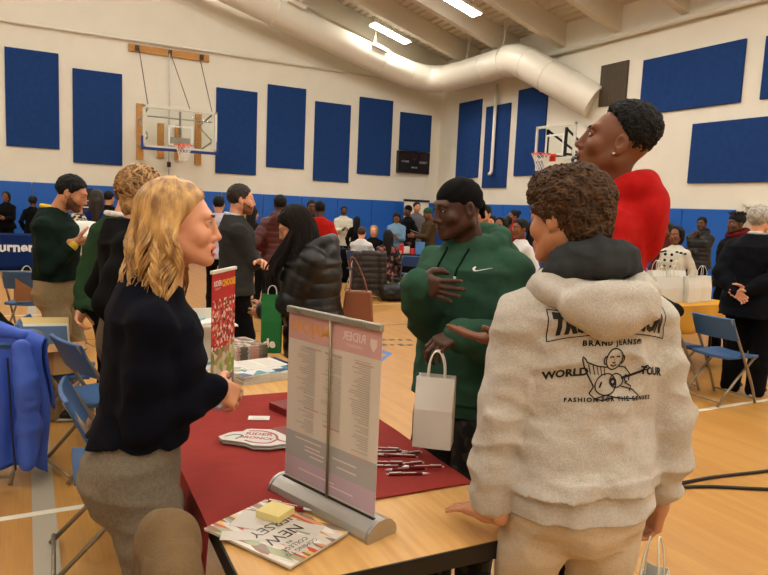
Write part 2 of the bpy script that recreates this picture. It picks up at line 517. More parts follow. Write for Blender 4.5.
def hair_sdf(style, res):
    s = Sdf(); c = (0, -.017, .035); r = np.array((.073, .094, .084))
    def cap(t, up=0., n=(0, .80, -.60), p=(0, .080, .088), k=.010):
        s.ell((c[0], c[1], c[2] + up), r + np.array((t, t, t)), k=.01); s.plane(p, n, k)
    if style in ('short', 'crop'):
        cap(.011 if style == 'short' else .006)
        s.noise.append(lambda x, y, z: .010 * vnoise(x * 100, y * 70, z * 80) + .006 * vnoise(x * 240, y * 160, z * 200))
    elif style == 'fade':      # high top, close sides
        s.ell((0, -.02, .052), (.080, .098, .088), k=.02); s.ell((0, -.035, .078), (.078, .095, .078), k=.02); s.plane((0, .052, .10), (0, .72, -.69), .012)
        s.noise.append(lambda x, y, z: .006 * vnoise(x * 70, y * 70, z * 70) + .008 * vnoise(x * 260 + 9, y * 260, z * 260))
    elif style == 'curly':
        s.ell((0, -.022, .048), (.098, .118, .098), k=.02); s.ell((0, -.07, -.02), (.075, .055, .07), k=.03); s.ell((0, .045, .085), (.07, .05, .05), k=.03)
        s.plane((0, .093, .055), (0, .72, -.69), .015)
        s.noise.append(lambda x, y, z: .020 * np.abs(vnoise(x * 115 + vnoise(x * 60, y * 60, z * 60) * 2, y * 115, z * 115)) - .005 + .012 * vnoise(x * 40 + 9, y * 40, z * 40) + .007 * vnoise(x * 250, y * 250 + 5, z * 250))
    elif style == 'tousled':
        s.ell((0, -.02, .052), (.098, .120, .098), k=.02); s.ell((0, -.075, -.035), (.07, .05, .075), k=.03); s.plane((0, .09, .05), (0, .78, -.63), .015)
        s.noise.append(lambda x, y, z: .016 * vnoise(x * 40 + y * 14, y * 22, z * 30) + .008 * vnoise(x * 110, y * 60, z * 70 + 8))
    elif style == 'afro':
        s.ell((0, -.02, .05), (.105, .12, .105), k=.02); s.plane((0, .09, .05), (0, .75, -.66), .02)
        s.noise.append(lambda x, y, z: .012 * vnoise(x * 70, y * 70, z * 70))
    elif style == 'dreads':
        s.ell((0, -.02, .06), (.09, .105, .085), k=.02); s.plane((0, .088, .06), (0, .7, -.71), .02)
        for i in range(26):
            a = i * 2.4; rr = .03 + .06 * ((i * 37 % 26) / 26); x, y = rr * math.cos(a), rr * math.sin(a) - .015
            s.cone((x * .8, y, .12), (x * 1.55, y * 1.4, .175 - .5 * rr), .011, .008, .008)
    elif style == 'long':
        cap(.018, n=(0, .72, -.69), p=(0, .085, .07)); s.ell((0, -.06, -.04), (.088, .062, .10), k=.03)
        s.cone((0, -.085, -.05), (0, -.105, -.30), .07, .06, .04); s.cone((-.06, -.05, 0), (-.075, -.06, -.2), .035, .03, .03); s.cone((.06, -.05, 0), (.075, -.06, -.2), .035, .03, .03)
        s.noise.append(lambda x, y, z: .012 * vnoise(x * 70, y * 70, z * 9))
    elif style == 'bob':
        cap(.02, n=(0, .8, -.6), p=(0, .08, .07)); s.ell((0, -.05, -.03), (.095, .075, .115), k=.03); s.plane((0, .03, 0), (0, 1, -.15), .02)
        s.noise.append(lambda x, y, z: .012 * vnoise(x * 70, y * 70, z * 14))
    elif style == 'ponytail':
        cap(.012); s.chain([(0, -.10, .07), (0, -.16, .03), (0, -.17, -.12), (0, -.15, -.32)], [.03, .045, .055, .025], .02)
        s.noise.append(lambda x, y, z: .012 * vnoise(x * 70, y * 70, z * 10))
    elif style == 'bun':
        cap(.012); s.ell((0, -.12, .075), (.045, .04, .045), k=.02); s.noise.append(lambda x, y, z: .006 * vnoise(x * 90, y * 90, z * 40))
    elif style == 'durag':
        s.ell((0, -.017, .038), (.081, .101, .090), k=.01); s.plane((0, .088, .046), (0, .33, -.94), .006)
        s.ell((0, -.11, -.005), (.03, .02, .022), k=.02); s.cone((0, -.112, 0), (.0, -.118, -.05), .020, .010, .01)
        s.noise.append(lambda x, y, z: .0010 * np.sin(z * 160 + y * 90))
    elif style in ('beanie', 'cap'):
        s.ell((0, -.017, .05), (.085, .105, .098), k=.01); s.plane((0, .085, .05), (0, .35, -.94), .006)
        if style == 'cap': s.ell((0, .11, .052), (.062, .055, .008), k=.01)
    elif style == 'bald':
        cap(.007, n=(0, .3, .95), p=(0, 0, .06)); s.plane((0, .03, 0), (0, .9, -.45), .01)
    return s


SKIN = {'pale': (.86, .63, .50), 'fair': (.84, .60, .47), 'tan': (.74, .52, .38), 'brown': (.46, .28, .18), 'deep': (.32, .20, .14), 'dark': (.29, .185, .135)}


def skin_mats(tone, browc=(.12, .08, .06)):
    c = SKIN[tone]; d = tuple(v * .6 for v in c)
    lip = (min(1, c[0] * .93), c[1] * .70, c[2] * .70)
    return [mat('skin_' + tone, c, rough=.48, bump=.12, bscale=260, var=.07, vscale=30, spec=.4, sss=.12), mat('eye_white', (.68, .65, .61), rough=.2), mat('iris_dark', (.14, .09, .06), rough=.15), mat('lip_' + tone, lip, rough=.4),
            mat('brow_%.2f' % browc[0], browc, rough=.8), mat('mouth_inside', (.20, .06, .05), rough=.5), mat('nail_' + tone, (min(1, c[0] * 1.12 + .05), c[1] * 1.05 + .05, c[2] * 1.05 + .05), rough=.3), mat('stubble_' + tone, (c[0] * .52, c[1] * .45, c[2] * .42), rough=.7)]


LV_M = [(.74, .160, .115, 0, -.005), (.80, .168, .118, 0, -.01), (.90, .174, .125, 0, -.015), (1.0, .166, .115, 0, 0), (1.12, .157, .110, 0, .008), (1.28, .172, .120, 0, .008), (1.38, .168, .112, 0, -.005), (1.45, .115, .085, 0, -.02), (1.50, .062, .062, 0, -.025)]
LV_F = [(.74, .165, .125, 0, -.01), (.80, .172, .130, 0, -.015), (.90, .176, .135, 0, -.02), (1.0, .158, .112, 0, -.005), (1.09, .136, .098, 0, .005), (1.25, .148, .122, 0, .018), (1.36, .146, .105, 0, .0), (1.44, .098, .078, 0, -.015), (1.49, .052, .054, 0, -.022)]


class Figure:
    """a posed person in its own frame (y = facing); canonical stature 1.75 m, scaled at the end"""

    def __init__(s, label, pos, heading, h, cat='person', group=None, tone='brown', fem=False, girth=1., lean=(0, 0), twist=0, head=(0, 0, 0), hshift=(0, 0, 0), arms=None, seated=None, feet=None, res=(.010, .006, .005), hs=1., hand=None, shw=.176, name='person', elbow=None, knee=None):
        s.s = h / 1.75; s.h = h; s.pos = np.array([pos[0], pos[1], pos[2] if len(pos) > 2 else 0.]); s.hd = rad(heading); s.tone = tone; s.fem = fem; s.g = girth; s.res = res; s.hs = hs; s.handcfg = hand or {}
        s.root = empty(name, tuple(s.pos), -s.hd, label, cat, group)
        s.pel = V3(0, 0, .95 if seated is None else seated)
        s.U = nrm((lean[0], lean[1], 1)); t = -rad(twist); R0 = V3(math.cos(t), math.sin(t), 0); s.R = nrm(R0 - s.U * (R0 @ s.U)); s.F = np.cross(s.U, s.R)
        B = np.stack([s.R, s.F, s.U], 1); s.H = B @ rot(*head)
        nb = s.pt(0, -.02, 1.47)
        s.hc = nb + np.array(hshift) + s.H @ V3(0, .028, .158)
        sw = shw * (.9 if fem else 1)
        s.sh = {'L': s.pt(-sw * (1 + (girth - 1) * .4), -.015, 1.368), 'R': s.pt(sw * (1 + (girth - 1) * .4), -.015, 1.368)}
        s.el = {}; s.wr = {}
        for k, q in (('L', -1), ('R', 1)):
            w = (arms or {}).get(k)
            if w is None: w = tuple(s.pt(q * (.235 + .08 * (girth - 1)), .03, .90))
            elif isinstance(w, dict): w = s.loc(w['w'])
            pole = (elbow or {}).get(k, (q * .45, -1, -.2))
            s.el[k], s.wr[k] = ik(s.sh[k], np.array(w, dtype=float), .285, .255, pole)
        s.hip = {'L': s.pel + s.R * -.09, 'R': s.pel + s.R * .09}
        s.an = {}; s.kn = {}; s.foot = feet or {}
        for k, q in (('L', -1), ('R', 1)):
            f = s.foot.get(k, (q * .11, .02 if seated is None else .42, .085)); kp = (knee or {}).get(k, (q * .12, 1, 0))
            s.kn[k], s.an[k] = ik(s.hip[k], np.array(f[:3], dtype=float), .44, .435, kp)
        s.objs = {}

    def loc(s, w):
        d = np.array(w, dtype=float) - s.pos; c, n = math.cos(s.hd), math.sin(s.hd)
        return V3(d[0] * c - d[1] * n, d[0] * n + d[1] * c, d[2]) / s.s

    def pt(s, a, b, c): return s.pel + s.R * a + s.F * b + s.U * (c - .95)

    def put(s, name, P, F, mats, mi=None, parent=None, canonical=True):
        return mk(name, np.asarray(P) * (s.s if canonical else 1), F, mats, parent or s.root, True, mi)

    def hand_xf(s, k):
        cfg = s.handcfg.get(k, {})
        d = nrm(cfg['dir']) if 'dir' in cfg else nrm(s.wr[k] - s.el[k])
        if 'wdir' in cfg: d = nrm(s.ld(cfg['wdir']))
        n = cfg.get('palm')
        if 'wpalm' in cfg: n = s.ld(cfg['wpalm'])
        if n is None: n = V3(1, .3, 0) * (1 if k == 'L' else -1) * np.array([1, 1 if k == 'L' else -1, 1])
        n = np.array(n, dtype=float); n = nrm(n - d * (n @ d)); Z = -n; X = np.cross(d, Z)
        return np.stack([X, d, Z], 1)

    def ld(s, w):
        c, n = math.cos(s.hd), math.sin(s.hd); w = np.array(w, dtype=float); return V3(w[0] * c - w[1] * n, w[0] * n + w[1] * c, w[2])

    def body(s, browc=(.10, .07, .05), headkw=None, hands=True, handkw=None):
        m = Sdf(); lv = [(z, rx * s.g - .032, ry * s.g - .032, ox, oy) for z, rx, ry, ox, oy in (LV_F if s.fem else LV_M) if z > .79]
        m.loft(s.pel - s.U * .95, s.R, s.F, s.U, lv, .03)
        for k in 'LR':
            c = s.pt((-.06 if k == 'L' else .06), -.02, 1.41)
            m.chain([c, s.sh[k], s.el[k], s.wr[k]], [.034, .034, .028, .022], .03)
            g = .6 + .4 * s.g
            m.chain([s.hip[k], s.kn[k], s.an[k]], [.062 * g, .046 * g, .034], .03)
            fy = s.foot.get(k, (0, 0, 0, 0)); a = rad(fy[3]) if len(fy) > 3 else 0; an = s.an[k]
            m.cone(an - V3(0, .02, .04), an + V3(math.sin(a) * .15, math.cos(a) * .15, -.055), .032, .02, .02)
        P, F = m.mesh(max(s.res[0], .010)); parts = [(P, F, 0)]
        hp = head_geo(s.res[1], fem=s.fem, **(headkw or {}))
        for P, F, mi in hp:
            Q = P * s.hs @ s.H.T + s.hc
            parts.append((Q, F, (lambda Q, f, P=P, mi=mi: mi(P, f)) if callable(mi) else mi))
        if hands:
            for k in 'LR':
                cfg = dict(handkw or {}); c2 = s.handcfg.get(k, {})
                for q in ('curl', 'spread', 'thumb', 'fat'):
                    if q in c2: cfg[q] = c2[q]
                if c2.get('skip'): continue
                X = s.hand_xf(k)
                for P, F, mi in hand_geo(1 if k == 'R' else -1, res=s.res[2], **cfg): parts.append((P * s.hs @ X.T + s.wr[k], F, mi))
        V, F, M = join(parts)
        s.objs['body'] = s.put('body', V, F, skin_mats(s.tone, browc), M)
        return s

    def hpart(s, name, sdf, res, m, parent=None):
        P, F = sdf.mesh(res); return s.put(name, P * s.hs @ s.H.T + s.hc, F, m, parent=parent)

    def hair(s, style, m, res=None, name='hair'):
        s.objs['hair'] = s.hpart(name, hair_sdf(style, res), res or s.res[1] * 1.0, m); return s

    def top(s, m, name='sweater', fat=.02, sleeve=(.064, .055, .047, .042), hem=.84, band=0., amp=.008, hood=False, quilt=None, collar=None, cuff=True, res=None, open=False, drop=0., nz=None, skirt=0., cut=None, k=.035, cuffr=.038, sl_end=0., lv2=None, shrug=0.):
        d = Sdf(); O = s.pel - s.U * .95; L = LV_F if s.fem else LV_M
        lv = []
        h0 = hem + band * .8
        for z, rx, ry, ox, oy in L:
            g = s.g if z < 1.42 else 1 + (s.g - 1) * .5
            f = fat * (1 if z < 1.4 else .55) + .14 * max(0, .98 - z) * (1 if fat < .04 else 0) + (skirt * max(0, (1.0 - z)) if skirt else 0)
            lv.append((z, rx * g + f, ry * g + f * 1.1, ox, oy))
        zs = [h0] + [l[0] for l in lv if l[0] > h0 + .01]
        T = [l[0] for l in lv]; lv = [(z, *[float(np.interp(z, T, [l[i] for l in lv])) for i in range(1, 5)]) for z in zs]
        if lv2: lv = lv2(lv)
        d.loft(O, s.R, s.F, s.U, lv, .03, quilt=quilt, pw=2.25)
        for kk, q in (('L', -1), ('R', 1)):
            c = s.pt(q * .045, -.024, 1.435); wr = s.wr[kk] + nrm(s.wr[kk] - s.el[kk]) * sl_end
            mid1 = s.sh[kk] * .5 + s.el[kk] * .5; mid2 = s.el[kk] * .5 + wr * .5
            a, b, e, w = sleeve; gg = .5 + .5 * s.g; a, b = a * gg, b * gg
            qs = quilt and (quilt[0], quilt[1] * .9, 0)
            d.cone(c, s.sh[kk] + V3(0, 0, shrug), .036 + fat * .5, a * .92, k)
            d.chain([s.sh[kk] + V3(0, 0, shrug), mid1, s.el[kk]], [a, (a + b) / 2, b], .03, quilt=qs); d.chain([s.el[kk], mid2, wr - (wr - s.el[kk]) * .10], [b, (b + e) / 2 + .004, e], .025, quilt=qs)
            if cuff: d.cone(wr - (wr - s.el[kk]) * .14, wr, e * .85, cuffr, .012)
        if band: d.loft(O, s.R, s.F, s.U, [(hem, lv[0][1] - .014, lv[0][2] - .016, lv[0][3], lv[0][4]), (h0 + .03, lv[0][1] - .012, lv[0][2] - .012, lv[0][3], lv[0][4])], .012)
        if hood: (hood if callable(hood) else lay_hood)(s, d)
        if collar:
            for z, r in ((1.49, collar), (1.515, collar * .85)):
                pts = [s.pt(.066 * math.sin(a), -.03 + .066 * math.cos(a), z + .012 * math.cos(a) * -1) for a in np.linspace(.35, 2 * PI - .35, 10)]; d.chain(pts, [r] * 10, .01)
        if amp: d.noise.append(fold_noise(amp, 8, 8, 13, off=s.pos[0] * 3)); 
        if amp: d.noise.append(fold_noise(amp * .45, 22, 22, 26, off=s.pos[1] * 5, ridge=False))
        if nz: d.noise.append(nz)
        if cut: d.ops.append(('cut', cut, None, None, .006))
        P, F = d.mesh(res or s.res[0])
        s.objs['top'] = s.put(name, P, F, m); s.topsdf = d
        return s

    def trousers(s, m, name='trousers', fat=.018, waist=1.02, r=(.088, .070, .058), amp=.006, res=None, ank=.03, skirt=None, pool=0.):
        d = Sdf(); L = LV_F if s.fem else LV_M
        T = [l[0] for l in L]; zs = [.77, .82, .87, .92, .98, waist]
        g = s.g
        d.loft(s.pel - s.U * .95, s.R, s.F, s.U, [(z, *[(float(np.interp(z, T, [l[i] for l in L])) * (g if i < 3 else 1) + (fat if i < 3 else 0)) * ((.70 if z < .8 else .90 if z < .83 else 1) if i < 3 else 1) for i in range(1, 5)]) for z in zs], .03)
        for kk, q in (('L', -1), ('R', 1)):
            a = s.an[kk] + nrm(s.an[kk] - s.kn[kk]) * ank; gg = .5 + .5 * g
            if kk == 'L': d.ell(s.pel + V3(0, -.02, -.13), (.085, .10, .085), k=.04)
            d.chain([s.hip[kk] + V3(0, -.012, -.01), s.hip[kk] * .5 + s.kn[kk] * .5, s.kn[kk], s.kn[kk] * .45 + a * .55, a], [r[0] * gg, (r[0] + r[1]) / 2 * gg, r[1] * gg, (r[1] + r[2]) / 2, r[2]], .03)
        if amp: d.noise.append(fold_noise(amp, 7, 7, 12, off=s.pos[1] * 3)); d.noise.append(fold_noise(amp * .4, 20, 20, 24, off=s.pos[0] * 3, ridge=False))
        P, F = d.mesh(res or s.res[0]); s.objs['trousers'] = s.put(name, P, F, m); return s

    def shoes(s, m, sole=None, res=.008):
        sole = sole or mat('shoe_sole', (.75, .74, .70), rough=.6)
        for kk in 'LR':
            f = s.foot.get(kk, (0, 0, 0, 0)); a = rad(f[3]) if len(f) > 3 else 0; pt = rad(f[4]) if len(f) > 4 else 0; an = s.an[kk]
            fw = V3(math.sin(a) * math.cos(pt), math.cos(a) * math.cos(pt), -math.sin(pt)); rt = V3(math.cos(a), -math.sin(a), 0); up = np.cross(rt, fw); q = lambda x, y, z: an + rt * x + fw * y + up * z
            d = Sdf(); R = np.stack([rt, fw, up], 1)
            d.ell(q(0, .075, -.045), (.046, .135, .036), R); d.cone(q(0, -.035, -.035), q(0, -.005, .03), .042, .044, .03); d.ell(q(0, .16, -.05), (.045, .05, .027), R, .02); d.plane(q(0, 0, -.066), -up)
            P, F = d.mesh(res); sh = s.put('shoe', P, F, m)
            e = Sdf(); e.ell(q(0, .065, -.072), (.052, .155, .026), R); e.plane(q(0, 0, -.062), up); e.plane(q(0, 0, -.085), -up); P, F = e.mesh(res); s.put('shoe_sole', P, F, sole, parent=sh)
        return s


def lay_hood(s, d, big=1.):
    """a hood lying down the back"""
    pts = [s.pt(.085 * math.sin(a) * big, -.035 + .085 * math.cos(a) * big, 1.475 - .035 * math.cos(a)) for a in np.linspace(.25, 2 * PI - .25, 14)]
    d.chain(pts, [.026] + [.036] * 12 + [.026], .02)
    B = np.stack([s.R, s.F, s.U], 1)
    d.ell(s.pt(0, -.125, 1.415), (.125 * big, .050, .085), B @ rot(0, -18, 0), .03)
    d.ell(s.pt(0, -.135, 1.36), (.075 * big, .035, .07), B, .03)


def puffer(): return (.075, .014)
# -------------------------------------------------------------------- room
XE, YN, XW, YS = 12.42, 19.5, -12.4, -9.0
EAVE, SLOPE = 6.66, .29


def deck_z(x): return EAVE + SLOPE * (XE - abs(x))


def floor_material():
    m = bpy.data.materials.new('maple_boards'); m.use_nodes = True; nt = m.node_tree; b = nt.nodes['Principled BSDF']; N = nt.nodes.new; L = nt.links.new
    tc = N('ShaderNodeTexCoord'); mp = N('ShaderNodeMapping'); mp.inputs['Rotation'].default_value = (0, 0, rad(90)); L(tc.outputs['Object'], mp.inputs[0])
    br = N('ShaderNodeTexBrick'); br.offset = .37; br.inputs['Scale'].default_value = 1; br.inputs['Brick Width'].default_value = 1.3; br.inputs['Row Height'].default_value = .057
    br.inputs['Mortar Size'].default_value = .0007; br.inputs['Bias'].default_value = 0
    br.inputs['Color1'].default_value = (*lin((.745, .555, .285)), 1); br.inputs['Color2'].default_value = (*lin((.705, .51, .255)), 1); br.inputs['Mortar'].default_value = (*lin((.66, .49, .28)), 1)
    L(mp.outputs[0], br.inputs['Vector'])
    m2 = N('ShaderNodeMapping'); m2.inputs['Scale'].default_value = (30, 1.5, 1); L(tc.outputs['Object'], m2.inputs[0])
    ns = N('ShaderNodeTexNoise'); ns.inputs['Scale'].default_value = 2.2; ns.inputs['Detail'].default_value = 6; L(m2.outputs[0], ns.inputs['Vector'])
    mx = N('ShaderNodeMix'); mx.data_type = 'RGBA'; mx.blend_type = 'MULTIPLY'; mx.inputs['Factor'].default_value = .45
    cr = N('ShaderNodeValToRGB'); cr.color_ramp.elements[0].color = (.74, .66, .56, 1); cr.color_ramp.elements[1].color = (1, 1, 1, 1); cr.color_ramp.elements[0].position = .3; cr.color_ramp.elements[1].position = .7
    L(ns.outputs['Fac'], cr.inputs[0]); L(br.outputs['Color'], mx.inputs['A']); L(cr.outputs[0], mx.inputs['B']); L(mx.outputs['Result'], b.inputs['Base Color'])
    b.inputs['Roughness'].default_value = .34; b.inputs['Specular IOR Level'].default_value = .35
    return m


M_wall = mat('cream_paint', (.87, .85, .79), rough=.75, bump=.05, bscale=60, var=.02, vscale=2)
M_roof = mat('roof_white', (.80, .77, .70), rough=.7, var=.03, vscale=3)
M_beam = mat('beam_white', (.83, .80, .73), rough=.65)
M_blue = mat('panel_blue', (.125, .235, .44), rough=.95, bump=.3, bscale=300, var=.08, vscale=9, spec=.1)
M_mat = mat('mat_blue', (.10, .35, .69), rough=.45, bump=.1, bscale=30, spec=.4)
M_white = mat('painted_white', (.86, .84, .78), rough=.5)
M_duct = mat('duct_white', (.86, .84, .78), rough=.38, spec=.5)
M_black = mat('black_plastic', (.035, .033, .032), rough=.5)
M_steel = mat('steel_tube', (.56, .51, .43), rough=.4, metal=.55)
M_silver = mat('silver_metal', (.72, .71, .69), rough=.32, metal=.8)
M_wood = mat('pine_board', (.76, .55, .27), rough=.55, rgb2=(.64, .43, .20), vscale=5, stretch=(2, 2, 25))
M_lineW = mat('line_white', (.85, .82, .74), rough=.35)
M_lineG = mat('line_grey', (.66, .62, .54), rough=.35)
M_lineK = mat('line_black', (.07, .06, .05), rough=.35)
M_lineB = mat('line_blue', (.12, .42, .74), rough=.35)
M_rim = mat('rim_orange', (.85, .22, .08), rough=.45)
M_net = mat('net_white', (.85, .84, .80), rough=.8)
M_glass = mat('backboard_glass', (.95, .97, .96), rough=.03, trans=1., ior=1.1, spec=.4)
M_paper = mat('white_paper', (.86, .85, .81), rough=.7)


def S(o): return tag(o, kind='structure')


flo = S(MB().box(((XE + XW) / 2, (YN + YS) / 2, -.05), (XE - XW, YN - YS, .1)).build('floor', [floor_material()]))
lines = [((3, 3.70), (26, .05), M_lineW), ((.06, 3.4), (.11, 16), M_lineG), ((4.2, 8.25), (17, .022), M_lineK), ((4.2, 10.15), (17, .05), M_lineW)]
for (x, y), (w, d), m in lines:
    h = MB().box((x, y, .0008 if m is not M_lineG else .0004), (w, d, .0012)).build('court_line', [m], flo)
# worn court lettering and a blue court mark
b = MB()
for r, (yy, n) in enumerate(((7.45, 8), (7.10, 7))):
    for i in range(n):
        x = 3.55 + i * .105 + r * .06
        b.box((x, yy - i * .035, .0009), (.05 + .02 * ((i * 7) % 3), .10 - .03 * ((i * 5) % 2), .0012), Matrix.Rotation(rad(-20 + 17 * (i % 3)), 3, 'Z'))
b.build('court_marking', [M_lineK], flo)
b = MB(); q = [onz(380, 349, 0), onz(392.5, 353.5, 0), onz(381, 362, 0), onz(381, 358.5, 0), onz(387, 354.5, 0), onz(380, 351.5, 0)]
b.prism([(p[0], p[1]) for p in q], .0003, .0014); b.build('court_marking', [M_lineB], flo)

T = .2
def gable(y0, y1):
    P = [(XW, 0), (XE, 0), (XE, deck_z(XE)), (0, deck_z(0)), (XW, deck_z(XW))]
    return MB().add([(x, y0, z) for x, z in P] + [(x, y1, z) for x, z in P], [(0, 1, 2, 3, 4), (9, 8, 7, 6, 5)] + [(i, i + 5, (i + 1) % 5 + 5, (i + 1) % 5) for i in range(5)])
S(gable(YN, YN + T).build('wall_north', [M_wall])); S(gable(YS - T, YS).build('wall_south', [M_wall]))
S(MB().box((XE + T / 2, (YN + YS) / 2, 3.6), (T, YN - YS + 2 * T, 7.2)).build('wall_east', [M_wall]))
S(MB().box((XW - T / 2, (YN + YS) / 2, 3.6), (T, YN - YS + 2 * T, 7.2)).build('wall_west', [M_wall]))
# ribbed steel roof deck: ribs run along y, on deep rafters that run along x
c = MB(); n = 0; w = .205; x = XW
V = []; 
while x < XE:
    for dx, dz in ((0, 0), (.10, 0), (.12, .05), (.185, .05)):
        V.append((x + dx, deck_z(x + dx) + dz))
    x += w
VV = [(a, yy, z) for a, z in V for yy in (YS - T, YN + T)]; FF = [(2 * i, 2 * i + 1, 2 * i + 3, 2 * i + 2) for i in range(len(V) - 1)]
roof = S(mk('ceiling', VV, FF, [M_roof], smooth=False))
tk = roof.modifiers.new('t', 'SOLIDIFY'); tk.thickness = .03; tk.offset = 1
ys = [13.69 + 1.86 * i for i in range(-11, 4)]
for y in ys:
    if y > YN - .1: continue
    bm = MB()
    for sgn in (1, -1):
        xe = XE if sgn > 0 else XW
        P = [(0, deck_z(0) - .02), (xe, deck_z(xe) - .02), (xe, deck_z(xe) - .62), (0, deck_z(0) - .62)]
        if sgn < 0: P = P[::-1]
        bm.add([(a, y, z) for a, z in P] + [(a, y + .20, z) for a, z in P], [(0, 1, 2, 3)[::-1], (4, 5, 6, 7)] + [(i, (i + 1) % 4, (i + 1) % 4 + 4, i + 4) for i in range(4)])
    S(bm.build('ceiling_beam', [M_beam]))

# padded mats along the two walls
for i in range(20):
    x0 = XE - .06 - (i + 1) * 1.22
    if x0 < -3.2: break
    tag(MB().box((x0 + .605, YN - .03, .98), (1.205, .06, 1.93)).build('wall_mat', [M_mat], bevel=.015), 'tall blue padded mat on the foot of the wall behind the glass backboard', 'wall mat', 'blue wall mats below the basketball hoop wall')
for i in range(9):
    y0 = YN - .08 - (i + 1) * 1.22
    if y0 < 8.3: break
    tag(MB().box((XE - .03, y0 + .605, .98), (.06, 1.205, 1.93)).build('wall_mat', [M_mat], bevel=.015), 'tall blue padded mat on the foot of the right-hand wall behind the red hoodie', 'wall mat', 'blue wall mats on the wall with the duct end')
# door beyond the last mat
d = MB(); d.box((XE - .03, 7.45, 1.0), (.06, 1.5, 2.0)); dd = S(d.build('door_1', [mat('door_beige', (.70, .67, .60), rough=.5)], bevel=.004))
MB().box((XE - .05, 8.24, 1.02), (.10, .07, 2.04)).build('door_frame', [M_white], dd, bevel=.004); MB().box((XE - .05, 7.45, 2.04), (.10, 1.65, .07)).build('door_frame', [M_white], dd, bevel=.004)

# acoustic panels
def npanel(x0, x1, z0, z1, label): tag(MB().box(((x0 + x1) / 2, YN - .028, (z0 + z1) / 2), (x1 - x0, .05, z1 - z0)).build('acoustic_panel', [M_blue], bevel=.008), label, 'acoustic panel', 'blue acoustic panels on the hoop wall')
def epanel(y0, y1, z0, z1, label): tag(MB().box((XE - .028, (y0 + y1) / 2, (z0 + z1) / 2), (.05, y1 - y0, z1 - z0)).build('acoustic_panel', [M_blue], bevel=.008), label, 'acoustic panel', 'blue acoustic panels on the right-hand wall')
for x0, z1, h, l in ((-.40, 5.22, 2.4, 'tall blue panel highest and farthest to the left on the hoop wall'), (1.12, 4.91, 2.4, 'tall blue panel just left of the glass backboard'), (4.83, 4.885, 2.4, 'tall blue panel just right of the glass backboard'), (6.34, 5.16, 2.4, 'tall blue panel hung high, second to the right of the glass backboard'), (7.85, 4.845, 2.4, 'tall blue panel hung low, third to the right of the glass backboard'), (9.35, 5.15, 2.4, 'tall blue panel hung high beside the scoreboard'), (10.84, 4.84, 1.22, 'short blue panel right above the black scoreboard')):
    npanel(x0, x0 + 1.2, z1 - h, z1, l)
for y0, y1, z0, z1, l in ((17.15, 18.36, 2.76, 5.15, 'tall blue panel nearest the room corner on the duct wall'), (15.73, 16.89, 2.44, 4.87, 'tall blue panel behind the white standpipe'), (14.19, 15.40, 2.77, 5.17, 'tall blue panel behind the far basketball hoop'), (8.59, 11.05, 4.04, 5.25, 'wide blue panel hung high to the right of the brown grille'), (7.16, 9.61, 2.48, 3.71, 'wide blue panel hung low above the grey-haired man'), (5.6, 8.19, 4.04, 5.21, 'wide blue panel cut off high at the right edge')):
    epanel(y0, y1, z0, z1, l)
v = MB(); v.box((XE - .02, 11.91, 4.85), (.04, .84, .98)); gr = v.build('wall_grille', [mat('grille_brown', (.26, .22, .17), rough=.6)]); tag(gr, 'brown slatted wall grille between the duct end and the wide blue panel', 'grille')
v = MB()
for i in range(14): v.box((XE - .05, 11.53 + i * .0585, 4.85), (.02, .03, .95))
v.build('slat', [mat('grille_slat', (.32, .27, .21), rough=.5)], gr)

# pipes
tag(MB().tube([(XW + .1, YN - .09, 5.82), (XE - .1, YN - .09, 5.82)], .03, 10).build('wall_pipe', [M_white], smooth=True), 'thin white pipe running along the hoop wall above the pine board', 'pipe')
p = MB().tube([(XE - .12, YN - .2, 5.9), (XE - .12, YS + .1, 5.9)], .055, 12)
tag(p.build('wall_pipe', [M_white], smooth=True), 'long white pipe under the roof beams of the right-hand wall', 'pipe')
p = MB().tube([(XE - .14, 16.32, 5.45), (XE - .14, 16.32, 2.95), (XE - .18, 16.3, 2.86), (XE - .30, 16.2, 2.83)], .05, 12)
tag(p.build('standpipe', [M_white], smooth=True), 'white vertical standpipe with an elbow end in front of a blue panel', 'pipe')
tag(MB().box((XE - .02, 14.88, 2.03), (.04, .36, .24)).build('wall_box', [M_white], bevel=.006), 'small white wall box above the mats behind the crowd', 'wall box')


def catmull(P, n=8):
    P = [Vector(p) for p in P]; Q = [P[0] * 2 - P[1]] + P + [P[-1] * 2 - P[-2]]; out = []
    for i in range(1, len(Q) - 2):
        for k in range(n):
            t = k / n; a, b, c, d = Q[i - 1], Q[i], Q[i + 1], Q[i + 2]
            out.append(.5 * ((2 * b) + (c - a) * t + (2 * a - 5 * b + 4 * c - d) * t * t + (3 * b - a - 3 * c + d) * t ** 3))
    return out + [P[-1]]


dp = [(-4, 18.62, 9.75), (2, 18.62, 8.15), (5, 18.62, 7.33), (8, 18.62, 6.52), (9.9, 18.62, 6.02)]
du = MB(); path = [Vector(p) for p in dp] + catmull([(10.6, 18.60, 5.86), (11.2, 18.4, 5.78), (11.52, 17.9, 5.76), (11.6, 17.2, 5.76)], 3) + [Vector((11.6, 16, 5.77)), Vector((11.6, 15.0, 5.79))]
du.tube(path, .40, 28)
dn = du.build('air_duct', [M_duct], smooth=True, auto=40); tag(dn, 'fat white round air duct under the roof turning the corner down into the right-hand wall', 'air duct')
el = MB(); el.tube([(11.6, 15.0, 5.79), (11.62, 14.62, 5.76), (11.70, 14.25, 5.60), (11.83, 13.85, 5.36), (12.02, 13.25, 5.0), (12.25, 12.75, 4.68), (12.41, 12.5, 4.5)], .42, 28); el.build('elbow', [M_duct], dn, smooth=True, auto=40)
def ring(p, t, r):
    t = Vector(t).normalized(); a = t.orthogonal().normalized(); b = t.cross(a)
    return MB().tube([Vector(p) + (a * math.cos(q) + b * math.sin(q)) * r for q in np.linspace(0, 2 * PI, 29)[:-1]], .014, 6, closed=True)
